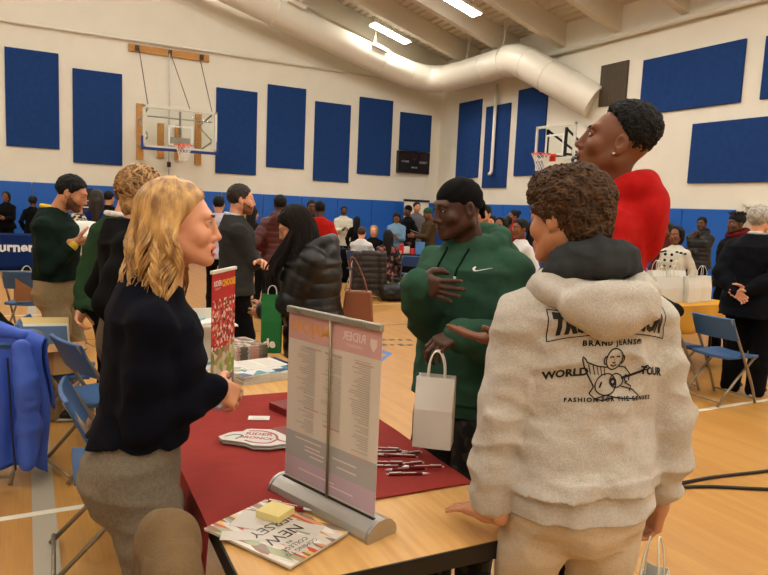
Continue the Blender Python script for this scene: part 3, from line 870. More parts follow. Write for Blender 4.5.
for p, t, r in (((4.2, 18.62, 7.545), (1, 0, -.27), .40), ((6.2, 18.62, 7.005), (1, 0, -.27), .40), ((9.6, 18.62, 6.10), (1, 0, -.27), .40), ((10.6, 18.6, 5.86), (1, -.1, -.2), .40), ((11.25, 18.36, 5.78), (1, -.8, -.1), .40), ((11.52, 17.9, 5.76), (.4, -1, 0), .40), ((11.6, 15.9, 5.77), (0, 1, 0), .40), ((11.6, 15.0, 5.79), (0, 1, 0), .42), ((11.70, 14.25, 5.60), (.25, -1, -.5), .42), ((11.9, 13.62, 5.22), (.3, -1, -.6), .42), ((12.12, 13.05, 4.87), (.3, -1, -.6), .42)):
    ring(p, t, r).build('joint_band', [M_duct], dn, smooth=True)
for x in (6.7, 9.35): MB().box((x, 18.30, deck_z(x) - .62 - .29 * 0 - .53 + .02), (.55, .30, .10), Matrix.Rotation(math.atan(.27), 3, 'Y')).build('outlet_grille', [M_white], dn)
for x, y in ((7.0, 18.62), (9.4, 18.62), (11.6, 16.9), (11.6, 15.2)):
    zc = 7.33 - .27 * (x - 5) if x < 11 else 5.77
    h = MB(); h.tube([(x, y, zc + .38), (x, y + .02, deck_z(x))], .015, 6); h.tube([(x - .12, y - .1, zc + .36), (x + .1, y, deck_z(x))], .015, 6); h.build('hanger', [M_white], dn)

# ceiling lights: housings with glowing diffusers
M_lamp = mat('lamp_glow', (1, 1, 1), emit=(1., .955, .87), es=68)
for iy in range(8):
    for ix, x0 in enumerate((9.58, 4.6, -.4, -5.4)):
        y = 18.22 - 3.7 * iy
        if y < YS + .5: continue
        x = x0; z = deck_z(x) - .66
        if ix == 0 and iy == 0: y = 18.05
        sl = math.atan(SLOPE) * (1 if x > 0 else -1)
        o = empty('ceiling_light', (x, y, z), 0, ('lit strip light under the roof above the duct bend' if iy == 0 else 'lit strip light cut off by the top edge of the view' if iy == 1 else 'lit strip light under the roof beams out of view') if ix == 0 else 'lit strip light under the roof beams out of view', 'ceiling light', 'gym ceiling lights'); o.rotation_euler = (0, sl, 0)
        MB().box((0, 0, .03), (1.30, .40, .07)).build('housing', [M_white], o, bevel=.006)
        MB().box((0, 0, -.012), (1.24, .34, .02)).build('diffuser', [M_lamp], o)
        for q in (-.4, .4): MB().tube([(q, 0, .05), (q, 0, .66)], .008, 6).build('rod', [M_white], o)

# scoreboard
M_score = mat('score_black', (.035, .03, .03), rough=.35); M_scoret = mat('score_text', (.62, .61, .59), rough=.6); M_dig = mat('score_digits', (.14, .05, .05), rough=.4)
sb = MB().box((11.37, YN - .09, 3.24), (1.21, .15, .71)).build('scoreboard', [M_score], bevel=.01); tag(sb, 'black basketball scoreboard on the wall under the short blue panel', 'scoreboard')
t = MB(); yy = YN - .168
for s_, x, z, sz in (('HOME', 11.03, 3.25, .10), ('GUEST', 11.71, 3.25, .10), ('PERIOD', 11.38, 3.07, .07)): text_on(t, s_, sz, (x, yy, z), (1, 0, 0), (0, 0, 1), bold=.002)
t.box((11.37, yy, 3.34), (.03, .003, .03)); t.build('lettering', [M_scoret], sb)
t = MB()
for x in (11.0, 11.74): t.box((x, yy, 3.42), (.30, .004, .16))
t.box((11.37, yy, 3.43), (.26, .004, .18)); t.build('digit_panel', [M_dig], sb)
MB().tube([(11.95, YN - .1, 2.88), (11.9, YN - .03, 2.3), (11.8, YN - .03, 1.95)], .008, 5).build('cord', [M_white], sb)


# ------------------------------------------------------ basketball hoops
def backboard(root, w, h, fw, z0, pad, glass=True):
    """in the root's frame: board in the xz plane facing -y, its bottom edge at z0"""
    MB().box((0, 0, z0 + h / 2), (w - fw, .012, h - fw)).build('backboard_pane', [M_glass], root)
    f = MB()
    for sx in (-1, 1): f.box((sx * (w - fw) / 2, 0, z0 + h / 2), (fw, .05, h))
    for sz in (0, 1): f.box((0, 0, z0 + fw / 2 + sz * (h - fw)), (w, .05, fw))
    f.build('backboard_frame', [mat('board_frame', (.80, .79, .74), rough=.4)], root, bevel=.004)
    t = MB()
    for sx in (-1, 1): t.box((sx * .29, -.01, z0 + .13 + .23), (.045, .006, .46))
    for sz in (0, 1): t.box((0, -.01, z0 + .13 + .46 * sz), (.62, .006, .045))
    t.build('target_square', [mat('target_white', (.88, .88, .85), rough=.5)], root)
    if pad:
        p = MB(); p.box((0, 0, z0 - .015), (w + .05, .09, .07))
        for sx in (-1, 1): p.box((sx * (w / 2 + .01), 0, z0 + .12), (.05, .09, .34))
        p.build('edge_padding', [mat('pad_blue', (.10, .20, .46), rough=.7)], root, bevel=.012)
    r = MB(); r.tube([(.23 * math.cos(a), -.40 + .23 * math.sin(a), z0 + .11) for a in np.linspace(0, 2 * PI, 33)[:-1]], .012, 8, closed=True)
    r.box((0, -.09, z0 + .09), (.16, .16, .05)); r.box((0, -.03, z0 + .05), (.20, .03, .18)); r.build('rim', [M_rim], root)
    n = MB()
    for k in range(12):
        for s_ in (1, -1):
            pts = []
            for j in range(7):
                q = 2 * PI * k / 12 + s_ * j * .26; rr = .225 - .11 * math.sin(min(1, j / 5) * PI / 2); pts.append((rr * math.cos(q), -.40 + rr * math.sin(q), z0 + .10 - .065 * j))
            n.tube(pts, .006, 4)
    n.build('net', [M_net], root)


hp = empty('basketball_hoop', (3.54, 17.9, 0), 0, 'basketball hoop with glass backboard hung by cables from a pine board on the wall', 'basketball hoop')
backboard(hp, 1.86, 1.06, .07, 2.93, True)
w = MB(); w.box((0, 1.56, 5.63), (2.13, .05, .19)); w.build('wall_board', [M_wood], hp, bevel=.004)
for x0, x1, z0, z1 in ((2.68, 2.86, 2.70, 4.20), (3.23, 3.40, 2.79, 3.73), (3.69, 3.86, 2.77, 3.73), (4.24, 4.42, 2.68, 4.08)):
    MB().box(((x0 + x1) / 2 - 3.54, 1.56, (z0 + z1) / 2), (x1 - x0, .05, z1 - z0)).build('wall_board', [M_wood], hp, bevel=.004)
M_dk = mat('dark_steel', (.20, .20, .20), rough=.5, metal=.5)
for x in (-.85, 0, .85): MB().box((x, 1.50, 5.63), (.09, .10, .12)).build('bracket', [M_dk], hp)
for a, b_ in (((-.80, 1.5, 5.6), (-.80, .03, 3.99)), ((.80, 1.5, 5.6), (.80, .03, 3.99)), ((.02, 1.5, 5.6), (.25, .03, 3.95))): MB().tube([a, b_], .011, 6).build('cable', [M_dk], hp)
MB().tube([(-.02, 1.46, 5.6), (-.02, 1.46, 2.3)], .018, 8).build('pole', [M_silver], hp); MB().box((-.02, 1.46, 2.62), (.09, .09, .14)).build('winch_box', [M_dk], hp)
for sx in (-1, 1):
    a = MB(); a.tube([(sx * .80, .05, 3.9), (sx * .80, 1.53, 3.75)], .025, 8); a.tube([(sx * .80, .05, 3.2), (sx * .80, 1.53, 3.05)], .025, 8); a.tube([(sx * .80, .05, 3.25), (sx * .80, 1.5, 3.75)], .018, 8); a.build('arm', [M_silver], hp)
a = MB(); a.tube([(-.8, .06, 3.72), (.8, .06, 3.72)], .02, 8); a.tube([(0, .06, 3.9), (0, .06, 3.3)], .03, 8); a.box((0, .05, 3.12), (.5, .05, .26)); a.build('support_frame', [M_silver], hp)

he = empty('basketball_hoop', (11.3, 12.57, 0), rad(90 + 180), 'small basketball hoop on the right wall beside the tall man in red', 'basketball hoop')
he.rotation_euler.z = rad(-90)
backboard(he, 1.38, .84, .06, 3.02, False)
for sx in (-1, 1):
    a = MB(); a.tube([(sx * .32, .04, 3.75), (sx * .2, 1.1, 3.2)], .03, 8); a.tube([(sx * .32, .04, 3.15), (sx * .32, 1.1, 3.15)], .03, 8); a.build('arm', [M_dk], he)
a = MB(); a.box((.32, .05, 3.42), (.06, .05, .7)); a.box((-.32, .05, 3.42), (.06, .05, .7)); a.build('support_frame', [M_dk], he)
MB().box((.60, .05, 3.12), (.05, .07, .34)).build('edge_padding', [MATS['pad_blue']], he, bevel=.01)
# --------------------------------------------------------------- furniture
M_maple = mat('table_maple', (.84, .66, .40), rough=.4, rgb2=(.78, .59, .34), vscale=3, stretch=(14, 1, 1))
M_edge = mat('table_edge', (.045, .035, .03), rough=.5)
M_burg = mat('burgundy_cloth', (.56, .19, .165), rough=.85, bump=.25, bscale=500, var=.05, vscale=20, spec=.2)
M_chairb = mat('chair_blue', (.19, .34, .52), rough=.5, bump=.08, bscale=200)
M_chairw = mat('chair_blue_far', (.16, .30, .50), rough=.55)

TX0, TX1, TY0, TY1, TZ = .432, 1.275, 1.395, 3.82, .74


def folding_table(name, x0, x1, y0, y1, label, group=None, top=M_maple):
    t = empty(name, ((x0 + x1) / 2, (y0 + y1) / 2, 0), 0, label, 'table', group); hx, hy = (x1 - x0) / 2, (y1 - y0) / 2
    MB().box((0, 0, TZ - .009), (2 * hx - .006, 2 * hy - .006, .018)).build('tabletop', [top], t, bevel=.003)
    e = MB()
    for s_ in (-1, 1): e.box((s_ * (hx - .004), 0, TZ - .026), (.012, 2 * hy, .05)); e.box((0, s_ * (hy - .004), TZ - .026), (2 * hx, .012, .05))
    e.box((0, 0, TZ - .03), (2 * hx - .02, 2 * hy - .02, .02)); e.build('edge_band', [M_edge], t)
    a = MB() 
    long_y = hy > hx
    for s_ in (-1, 1):
        for q in (-1, 1):
            px, py = (q * (hx - .12), s_ * (hy - .28)) if long_y else (s_ * (hx - .28), q * (hy - .12))
            MB().tube([(px, py, 0), (px, py, TZ - .04)], .016, 8).build('leg', [M_black], t, smooth=True)
        (a.tube([(-hx + .12, s_ * (hy - .28), .16), (hx - .12, s_ * (hy - .28), .16)], .012, 8) if long_y else a.tube([(s_ * (hx - .28), -hy + .12, .16), (s_ * (hx - .28), hy - .12, .16)], .012, 8))
    a.build('crossbar', [M_black], t)
    return t


TABLE = folding_table('folding_table', TX0, TX1, TY0, TY1, 'long maple folding table with black edge covered in the middle by a burgundy cloth')


def runner(y0, y1, x0, x1, drop_l, drop_r, z):
    """cloth across a table: profile over x with both drops"""
    prof = []
    for i in range(9): prof.append((x0 - .014 - .012 * (1 - i / 8), z - drop_l * (1 - i / 8)))
    for i in range(1, 12): prof.append((x0 + (x1 - x0) * i / 12, z + .0045))
    for i in range(9): prof.append((x1 + .014 + .012 * i / 8, z - drop_r * i / 8))
    n = len(prof) - 1
    def fn(u, v):
        f = u * n; i = min(int(f), n - 1); q = f - i; x = prof[i][0] * (1 - q) + prof[i + 1][0] * q; zz = prof[i][1] * (1 - q) + prof[i + 1][1] * q
        below = max(0, z - zz); x += math.copysign(.035 * below * (1 + math.sin(v * 23)), x - (x0 + x1) / 2) if below > .01 else 0
        return (x, y0 + (y1 - y0) * v + .0, zz + (.0009 * math.sin(v * 31 + u * 17) if below < .01 else 0))
    return MB().sheet(fn, 56, 40, .003)


rc = runner(1.745, 2.96, TX0, TX1, .34, .22, TZ + .003).build('tablecloth', [M_burg], smooth=True, auto=60)
PV = Matrix.Translation((TX0, 1.4, 0)) @ Matrix.Rotation(rad(-1.8), 4, 'Z') @ Matrix.Translation((-TX0, -1.4, 0))
for o in (TABLE, rc): o.matrix_world = PV @ (Matrix.Translation(o.location) if o is TABLE else Matrix.Identity(4))
tag(rc, 'burgundy cloth runner draped across the maple folding table', 'tablecloth')


def chair_parts(name, blue=M_chairb, steel=M_steel, label=None, group=None):
    """folding chair, facing +y"""
    o = empty(name, (0, 0, 0), 0, label, 'chair', group)
    for s_ in (-1, 1):
        MB().tube(catmull([(s_ * .215, .24, .011), (s_ * .215, .16, .20), (s_ * .21, .0, .48), (s_ * .205, -.185, .80)], 3), .0125, 8).build('leg', [steel], o, smooth=True)
        MB().tube([(s_ * .19, .20, .43), (s_ * .19, -.02, .24), (s_ * .195, -.25, .011)], .0115, 8).build('leg', [steel], o, smooth=True)
    f = MB(); f.tube([(-.215, .225, .05), (.215, .225, .05)], .009, 8).build('crossbar', [steel], o, smooth=True)
    MB().tube([(-.195, -.235, .05), (.195, -.235, .05)], .009, 8).build('crossbar', [steel], o, smooth=True)
    MB().tube([(-.205, .20, .425), (.205, .20, .425)], .009, 8).build('crossbar', [steel], o, smooth=True)
    s = MB(); s.sheet(lambda u, v: ((u - .5) * .40, (v - .5) * .40 + .045, .450 + .012 * (2 * u - 1) ** 2 - .02 * max(0, v - .8) * 4 * .3), 12, 12, .028); s.build('seat', [blue], o, smooth=True, bevel=.006, auto=40)
    b = MB(); b.sheet(lambda u, v: ((u - .5) * .44, -.095 - .095 * v - .022 * (1 - (2 * u - 1) ** 2), .60 + .20 * v), 12, 8, .022); b.build('backrest', [blue], o, smooth=True, bevel=.006, auto=40)
    return o


def place_chair(x, y, heading, label, group=None, blue=M_chairb):
    o = chair_parts('folding_chair', blue, label=label, group=group); o.location = (x, y, 0); o.rotation_euler.z = -rad(heading); return o


place_chair(.36, 4.27, 72, 'blue folding chair with its back showing between the box and the woman', 'blue folding chairs')
place_chair(.32, 3.12, 92, 'blue folding chair right behind the blonde woman', 'blue folding chairs')
place_chair(-.20, 4.42, 20, 'folding chair under the bright blue jacket', 'blue folding chairs')
place_chair(.15, 4.95, 100, 'folding chair under the cardboard box of folders', 'blue folding chairs')
place_chair(-.36, 6.55, 120, 'blue folding chair with a black coat at the left edge', 'blue folding chairs')
place_chair(.02, 8.3, 20, 'folding chair beyond the paper bag near the blue booth', 'blue folding chairs')
place_chair(5.70, 3.88, 92, 'blue folding chair with nobody on it in front of the grey-haired man', 'blue folding chairs')
place_chair(.26, 1.27, 90, 'folding chair under the brown corduroy coat', 'blue folding chairs')


# ---- table-top display stand seen from its back
c0 = Vector((.775, 1.72, TZ)); du_ = Vector((.31, -.95, 0)).normalized(); dn_ = Vector((du_.y, -du_.x, 0))   # dn_: towards the camera side
st = empty('banner_stand', c0, math.atan2(du_.y, du_.x), 'grey table-top banner stand seen from the back with mirrored print', 'banner stand')
# own frame: x along the base (towards the camera), -y the side the camera sees
M_ban = mat('banner_back', (.83, .79, .73), rough=.75); M_pink = mat('banner_pink', (.80, .62, .60), rough=.75); M_bgrey = mat('banner_grey', (.66, .65, .64), rough=.75); M_bviolet = mat('banner_violet', (.74, .65, .70), rough=.75)
M_print = mat('faint_print', (.72, .68, .63), rough=.8); M_gold = mat('faint_gold', (.86, .62, .34), rough=.8); M_wprint = mat('pale_print', (.88, .80, .77), rough=.8); M_redp = mat('faint_red', (.76, .60, .57), rough=.8)
L_ = .42
prof = [(y * .84, z * .88) for y, z in ((-.062, 0), (.062, 0), (.066, .012), (.060, .032), (.040, .050), (.016, .058), (-.016, .058), (-.040, .050), (-.060, .032), (-.066, .012))]
bs = MB().add([(-L_ / 2, y, z) for y, z in prof] + [(L_ / 2, y, z) for y, z in prof], [tuple(range(10)), tuple(range(19, 9, -1))] + [(i, i + 10, (i + 1) % 10 + 10, (i + 1) % 10) for i in range(10)])
bb_ = bs.build('base', [mat('banner_base', (.70, .69, .66), rough=.35, metal=.6)], st, smooth=True, auto=30)
for sx in (-1, 1): MB().add([(sx * (L_ / 2 + .003), y * 1.03, z * 1.03) for y, z in prof] + [(sx * (L_ / 2 + .012), y * 1.03, z * 1.03) for y, z in prof], [tuple(range(10)), tuple(range(19, 9, -1))] + [(i, i + 10, (i + 1) % 10 + 10, (i + 1) % 10) for i in range(10)]).build('end_cap', [M_silver], st)
MB().box((0, -.012, .0515), (L_ - .02, .010, .003)).build('slot', [M_black], st)
for x in (-.008, .012): MB().lathe([(.004, 0), (.004, .004)], 10).build('screw', [M_black], st).location = (L_ / 2 + .0, -.03, .03)
W_, Z0, Z1 = .395, .048, .580
pn = MB(); pn.box((0, -.008, (Z0 + Z1) / 2), (W_, .0012, Z1 - Z0)); panel = pn.build('banner_panel', [M_ban], st)
zb = lambda a, b_, m: MB().box((0, -.0091, (a + b_) / 2), (W_, .0006, b_ - a)).build('print_band', [m], panel)
zb(.492, .572, M_pink); zb(.125, .205, M_bgrey); zb(.06, .125, M_bviolet)
t = MB(); Y = -.0098
text_on(t, 'MAJORS', .050, (-.098, Y, .531), (1, 0, 0), (0, 0, 1), off=0, mirror=True, bold=.0012); t.build('lettering', [M_gold], panel)
t = MB(); text_on(t, 'RIDER', .034, (.092, Y, .537), (1, 0, 0), (0, 0, 1), off=0, mirror=True, bold=.0007); text_on(t, 'UNIVERSITY', .0125, (.092, Y, .512), (1, 0, 0), (0, 0, 1), off=0, mirror=True)
t.prism([(0, 0)] * 0 or [(.155, .545), (.180, .545), (.180, .525), (.1675, .509), (.155, .525)], 0, .0003)
t.v[-10:] = [Vector((v.x, Y - v.z, v.y)) for v in t.v[-10:]]; t.build('lettering', [M_wprint], panel)
t = MB(); rr = random.Random(5)
for col, (cx, n) in enumerate(((-.115, 40), (.0, 34), (.115, 40))):
    z = .475
    for i in range(n):
        wd = rr.uniform(.03, .085)
        if rr.random() < .08: z -= .006; continue
        t.box((cx + .045 - wd / 2, Y, z), (wd, .0003, .0028)); z -= .0066
t.build('list_print', [M_print], panel)
t = MB()
for x, z in ((-.08, .474), (-.08, .29), (.01, .472), (.01, .255), (.135, .468), (.135, .20)): t.box((x, Y - .0003, z), (.07, .0003, .004))
t.build('heading_print', [M_redp], panel)
t = MB()
for x, z, wd in ((-.09, .19, .12), (-.07, .172, .07), (-.06, .16, .09), (-.05, .146, .06), (.07, .172, .1), (.08, .15, .08), (-.05, .095, .16), (.06, .085, .10)): t.box((x, Y - .0003, z), (wd, .0003, .004))
t.build('footer_print', [M_wprint], panel)
MB().box((0, -.012, Z1), (W_ + .004, .016, .020)).build('top_rail', [mat('rail_grey', (.62, .60, .55), rough=.4, metal=.4)], st, bevel=.003)
for x in (-.14, .14): MB().box((x, -.021, Z1), (.016, .003, .010)).build('rail_clip', [M_silver], st)
MB().tube([(.012, -.020, .055), (.0, -.016, Z1 + .004)], .0042, 8).build('support_pole', [mat('pole_brass', (.56, .52, .42), rough=.35, metal=.7)], st, smooth=True)

# ---- red table-top banner
hd_ = rad(36); u_ = Vector((math.sin(hd_), math.cos(hd_), 0))
rb = empty('banner_stand', (.765, 2.90, TZ), math.atan2(u_.y, u_.x), 'small red roll-up banner standing on the table beside the blonde woman', 'banner stand')
MB().box((0, 0, .014), (.29, .10, .028)).build('base', [M_silver], rb, bevel=.006)
pl = MB().box((0, 0, .31), (.27, .002, .57)).build('banner_panel', [mat('banner_red', (.72, .14, .13), rough=.6)], rb)
MB().box((0, 0, .598), (.28, .014, .014)).build('top_rail', [M_white], rb)
MB().tube([(0, .012, .02), (0, .012, .59)], .004, 6).build('support_pole', [M_silver], rb)
MB().box((0, -.0016, .365), (.27, .001, .22)).build('photo_print', [cells('crowd_photo', [(.72, .16, .12), (.85, .62, .5), (.6, .1, .1), (.86, .8, .75), (.75, .2, .15), (.25, .15, .15), (.8, .3, .2)], 75)], pl)
MB().box((0, -.0016, .185), (.27, .001, .14)).build('photo_print', [cells('campus_photo', [(.55, .6, .25), (.7, .72, .5), (.8, .75, .66), (.42, .5, .2), (.65, .5, .35)], 28)], pl)
MB().box((0, -.0016, .075), (.27, .001, .08)).build('info_band', [mat('band_grey', (.42, .38, .36), rough=.6)], pl)
t = MB(); text_on(t, 'RIDER', .032, (-.075, -.002, .545), (1, 0, 0), (0, 0, 1), off=0, bold=.001); text_on(t, 'UNIVERSITY', .012, (-.075, -.002, .522), (1, 0, 0), (0, 0, 1), off=0)
for x in (-.09, -.03, .03, .09): t.box((x, -.0022, .075), (.035, .0004, .028))
t.build('lettering', [mat('print_white', (.88, .84, .8), rough=.6)], pl)
t = MB(); text_on(t, 'CHOOSE', .040, (.055, -.002, .540), (1, 0, 0), (0, 0, 1), off=0, bold=.002); t.build('lettering', [mat('print_yellow', (.93, .70, .15), rough=.6)], pl)

# ---- magazine, sticky notes, pen
e1 = Vector((.127, -.285, 0)).normalized(); e2 = Vector((.206, .106, 0)).normalized(); mc = Vector((.588, 1.642, TZ + .0075))
mg = empty('magazine', mc - Vector((0, 0, .0005)), math.atan2(-e2.y, -e2.x), 'glossy college magazine printed with pencils lying under the yellow sticky notes', 'magazine')
M_penc = cells('pencil_print', [(.84, .80, .74), (.78, .30, .22), (.88, .74, .38), (.82, .78, .72), (.55, .38, .25), (.88, .86, .82), (.62, .64, .48), (.52, .44, .40), (.84, .58, .42)], 9, rough=.3, stretch=(7, 1.4, 1))
MB().box((0, 0, .003), (.232, .312, .006)).build('pages', [mat('page_edge', (.82, .80, .74), rough=.8)], mg)
cv = MB().box((0, 0, .0066), (.234, .314, .0012)).build('cover', [M_penc], mg)
wp = MB(); 
for ip, (x, y, wd, ln, a) in enumerate(((.03, .03, .06, .20, 28), (-.05, .0, .05, .2, 12), (.01, .06, .05, .16, -30), (-.01, -.06, .10, .16, 20), (.06, -.02, .05, .18, 40))): wp.box((x, y, .0072 + .0003 * ip), (wd, ln, .0004), Matrix.Rotation(rad(a), 3, 'Z'))
wp.build('pale_pencil', [mat('pencil_pale', (.80, .77, .72), rough=.35)], cv)
t = MB(); z = .0100
for s_, sz, x, y in (('COMING TO', .020, .03, .118), ('COLLEGE', .022, .03, .094), ('IN', .018, .03, .074), ('NEW', .056, .01, .034), ('JERSEY', .050, .0, -.022)): text_on(t, s_, sz, (x, y, z), (1, 0, 0), (0, 1, 0), off=0)
t.build('lettering', [mat('print_dark', (.18, .16, .15), rough=.4)], cv)
sn = MB().box((0, 0, .010), (.078, .078, .020)).build('sticky_notes', [mat('note_yellow', (.93, .86, .58), rough=.8)], bevel=.001); sn.location = (.612, 1.722, TZ + .0165); sn.rotation_euler.z = rad(35)
tag(sn, 'pad of pale yellow sticky notes on the magazine', 'sticky notes')


def pen(x, y, z, a, label, group=None, tilt=0):
    o = empty('pen', (x, y, z), rad(a), label, 'pen', group); o.rotation_euler.y = tilt
    MB().tube([(-.070, 0, 0), (.045, 0, 0)], .0048, 8).build('barrel', [mat('pen_red', (.46, .06, .08), rough=.3)], o, smooth=True)
    MB().tube([(.045, 0, 0), (.058, 0, 0), (.070, 0, 0)], [.0046, .0035, .001], 8).build('tip', [mat('pen_white', (.86, .85, .84), rough=.3)], o, smooth=True)
    MB().tube([(-.070, 0, 0), (-.078, 0, 0)], .003, 8).build('button', [MATS['pen_white']], o, smooth=True)
    MB().box((-.048, 0, .0062), (.040, .004, .0025)).build('clip', [MATS['pen_white']], o); MB().box((.0, 0, .0047), (.05, .003, .0008)).build('print', [MATS['pen_white']], o)
    return o


pen(.668, 1.757, TZ + .0195, -48, 'dark red pen lying on the magazine behind the sticky notes')
rp = random.Random(11)
for i in range(12):
    pen(1.135 + rp.uniform(-.07, .06), 1.97 + (i - 6) * .021, TZ + .013 + .008 * (i % 2), 160 + rp.uniform(-14, 14) + (180 if i % 3 == 0 else 0), 'red and white promotional pen in the pile beside the banner stand', 'pens piled on the burgundy cloth')

# ---- burgundy cloth things: logo cut-outs, card, booklets
M_lg = mat('logo_grey', (.78, .77, .74), rough=.4); M_lr = mat('logo_red', (.62, .16, .17), rough=.4); M_lk = mat('logo_dark', (.34, .32, .32), rough=.4)
for i in range(6):
    o = empty('logo_cutout', (.755 + .006 * math.sin(i * 2.1), 2.33 + .006 * math.cos(i * 1.7), TZ + .0095 + .0035 * i), rad(-30 + 2.5 * math.sin(i * 3)), 'die-cut grey and red horse-logo card in the small stack on the cloth', 'logo card', 'logo cards stacked on the burgundy cloth')
    pts = [(x * 1.15, y * 1.15) for x, y in [(-.125, -.01), (-.10, .03), (-.06, .045), (-.05, .072), (.02, .078), (.055, .06), (.085, .03), (.10, -.02), (.15, -.035), (.155, -.055), (.09, -.052), (.055, -.075), (0, -.078), (-.03, -.055), (-.07, -.045), (-.105, -.04)]]
    MB().prism(pts, 0, .003).build('card', [M_lg], o)
    if i == 5:
        b = MB(); b.tube(catmull([(-.045, .062, .0034), (.01, .066, .0034), (.06, .035, .0034), (.08, -.02, .0034), (.12, -.042, .0034)], 5), .005, 6, flat=.15); b.tube(catmull([(-.04, -.04, .0034), (.0, -.06, .0034), (.05, -.058, .0034), (.075, -.02, .0034)], 5), .005, 6, flat=.15)
        text_on(b, 'RIDER', .038, (.0, .030, .0036), (1, -.05, 0), (.05, 1, 0), off=0, bold=.0012); text_on(b, 'BRONCS', .032, (-.005, -.012, .0036), (1, -.12, 0), (.12, 1, 0), off=0, bold=.0012); b.build('print', [M_lr], o)
        b = MB(); b.tube(catmull([(-.12, -.01, .0034), (-.09, .015, .0034), (-.06, .01, .0034), (-.075, -.03, .0034)], 5), .004, 6, flat=.15); b.build('horse_outline', [M_lk], o)
o = MB().box((0, 0, .001), (.088, .052, .0015)); text_on(o, 'Counselor', .009, (-.01, .008, .002), (1, 0, 0), (0, 1, 0), off=0, mi=1); o.box((.0, -.010, .002), (.05, .003, .0003), mi=1)
o = o.build('business_card', [M_paper, M_print]); o.location = (.842, 2.602, TZ + .0085); o.rotation_euler.z = rad(-22); tag(o, 'white card lying alone on the burgundy cloth', 'card')
M_bk = mat('booklet_red', (.45, .09, .10), rough=.45)
for i in range(5):
    o = MB().box((0, 0, .003), (.22, .15, .0056), mi=0).box((0, .0, .003), (.216, .1504, .003), mi=1).build('booklet', [M_bk, MATS['page_edge']]); o.location = (1.045, 2.66, TZ + .0085 + .0062 * i); o.rotation_euler.z = rad(14 + 1.5 * math.sin(i * 4)); tag(o, 'dark red booklet in the stack at the far side of the cloth', 'booklet', 'booklets in the far stack')
for i in range(3):
    o = MB().box((0, 0, .003), (.22, .15, .0056), mi=0).box((0, .0, .003), (.216, .1504, .003), mi=1).build('booklet', [M_bk, MATS['page_edge']]); o.location = (.955, 2.36, TZ + .0085 + .0062 * i); o.rotation_euler.z = rad(10 + 1.5 * math.sin(i * 4)); tag(o, 'dark red booklet in the low stack half behind the banner stand', 'booklet', 'booklets in the near stack')

# ---- magazines and rack at the far end of the table
M_mag = cells('magazine_print', [(.86, .85, .82), (.84, .84, .82), (.30, .52, .56), (.86, .84, .80), (.62, .38, .30), (.88, .87, .85), (.20, .30, .45)], 14, rough=.35)
for i in range(7):
    o = MB().box((0, 0, .003), (.30, .235, .0056), mi=0).box((0, 0, .0060), (.298, .233, .0006), mi=1); o = o.build('magazine', [MATS['page_edge'], M_mag]); o.location = (1.06 + .004 * math.sin(i * 2), 3.28, TZ + .0005 + .0064 * i); o.rotation_euler.z = rad(10 + 2 * math.sin(i * 3.3)); tag(o, 'white college magazine in the spread stack at the far end of the table', 'magazine', 'magazines stacked on the far end of the table')
sh = MB(); sh.box((0, 0, .001), (.24, .20, .002))
for i in range(11): sh.box((-.06, .08 - .016 * i, .0022), (.09, .004, .0003), mi=1); sh.box((.05, .08 - .016 * i, .0022), (.10, .004, .0003), mi=1)
sh = sh.build('printed_sheet', [M_paper, M_print]); sh.location = (1.09, 3.38, TZ + .0455); sh.rotation_euler.z = rad(12); tag(sh, 'printed white sheet lying on the far stack of magazines', 'sheet')
fl_ = MB().box((0, 0, .002), (.22, .28, .004)).build('folder', [mat('folder_navy', (.10, .17, .36), rough=.5)]); fl_.location = (1.20, 3.52, TZ + .0005); fl_.rotation_euler.z = rad(12); tag(fl_, 'navy folder under the edge of the far magazine stack', 'folder')
M_stripe = cells('booklet_spines', [(.72, .54, .48), (.30, .30, .26), (.80, .72, .66), (.45, .40, .30), (.62, .66, .66), (.70, .50, .42), (.36, .33, .28)], 22, rough=.5, stretch=(1.6, 1.6, .01))
for i in range(13):
    o = MB().box((0, 0, .004), (.21, .27, .0075)).build('catalogue', [M_stripe]); o.location = (1.07 + .003 * math.sin(i * 2.6), 3.69, TZ + .0005 + .0079 * i); o.rotation_euler.z = rad(12 + math.sin(i * 1.9)); tag(o, 'brown and cream catalogue in the tall stack behind the white magazines', 'catalogue', 'catalogues in the tall stack')
rk = empty('brochure_rack', (.79, 3.42, TZ), rad(0), 'white tiered rack of brochures behind the red roll-up banner', 'brochure rack')
MB().box((0, .06, .17), (.30, .012, .34)).build('back_plate', [M_white], rk)
for k, (z, y) in enumerate(((.05, -.06), (.27, .0))):
    MB().box((0, y, z), (.32, .22, .008)).build('tier', [M_white], rk)
MB().box((0, .05, .025), (.30, .14, .05)).build('base', [M_white], rk)
for k, (x, y, z, a, l) in enumerate(((-.02, -.0, .274, 8, 'white flyer on the upper tier of the brochure rack'), (.03, -.05, .054, -6, 'teal and white flyer on the lower tier of the brochure rack'))):
    o = MB().box((0, 0, .006), (.28, .20, .012)).box((0, 0, .0124), (.27, .19, .0006), mi=1).build('flyer', [M_paper, cells('flyer_print', [(.86, .86, .84), (.84, .85, .84), (.35, .58, .62), (.88, .87, .85)], 14)]); o.location = (.79 + x, 3.42 + y, TZ + z + .0005); o.rotation_euler.z = rad(a); tag(o, l, 'flyer')


# ---- carrier bags
M_bag = mat('bag_white', (.84, .83, .79), rough=.6); M_cord = mat('bag_cord', (.88, .86, .80), rough=.8)


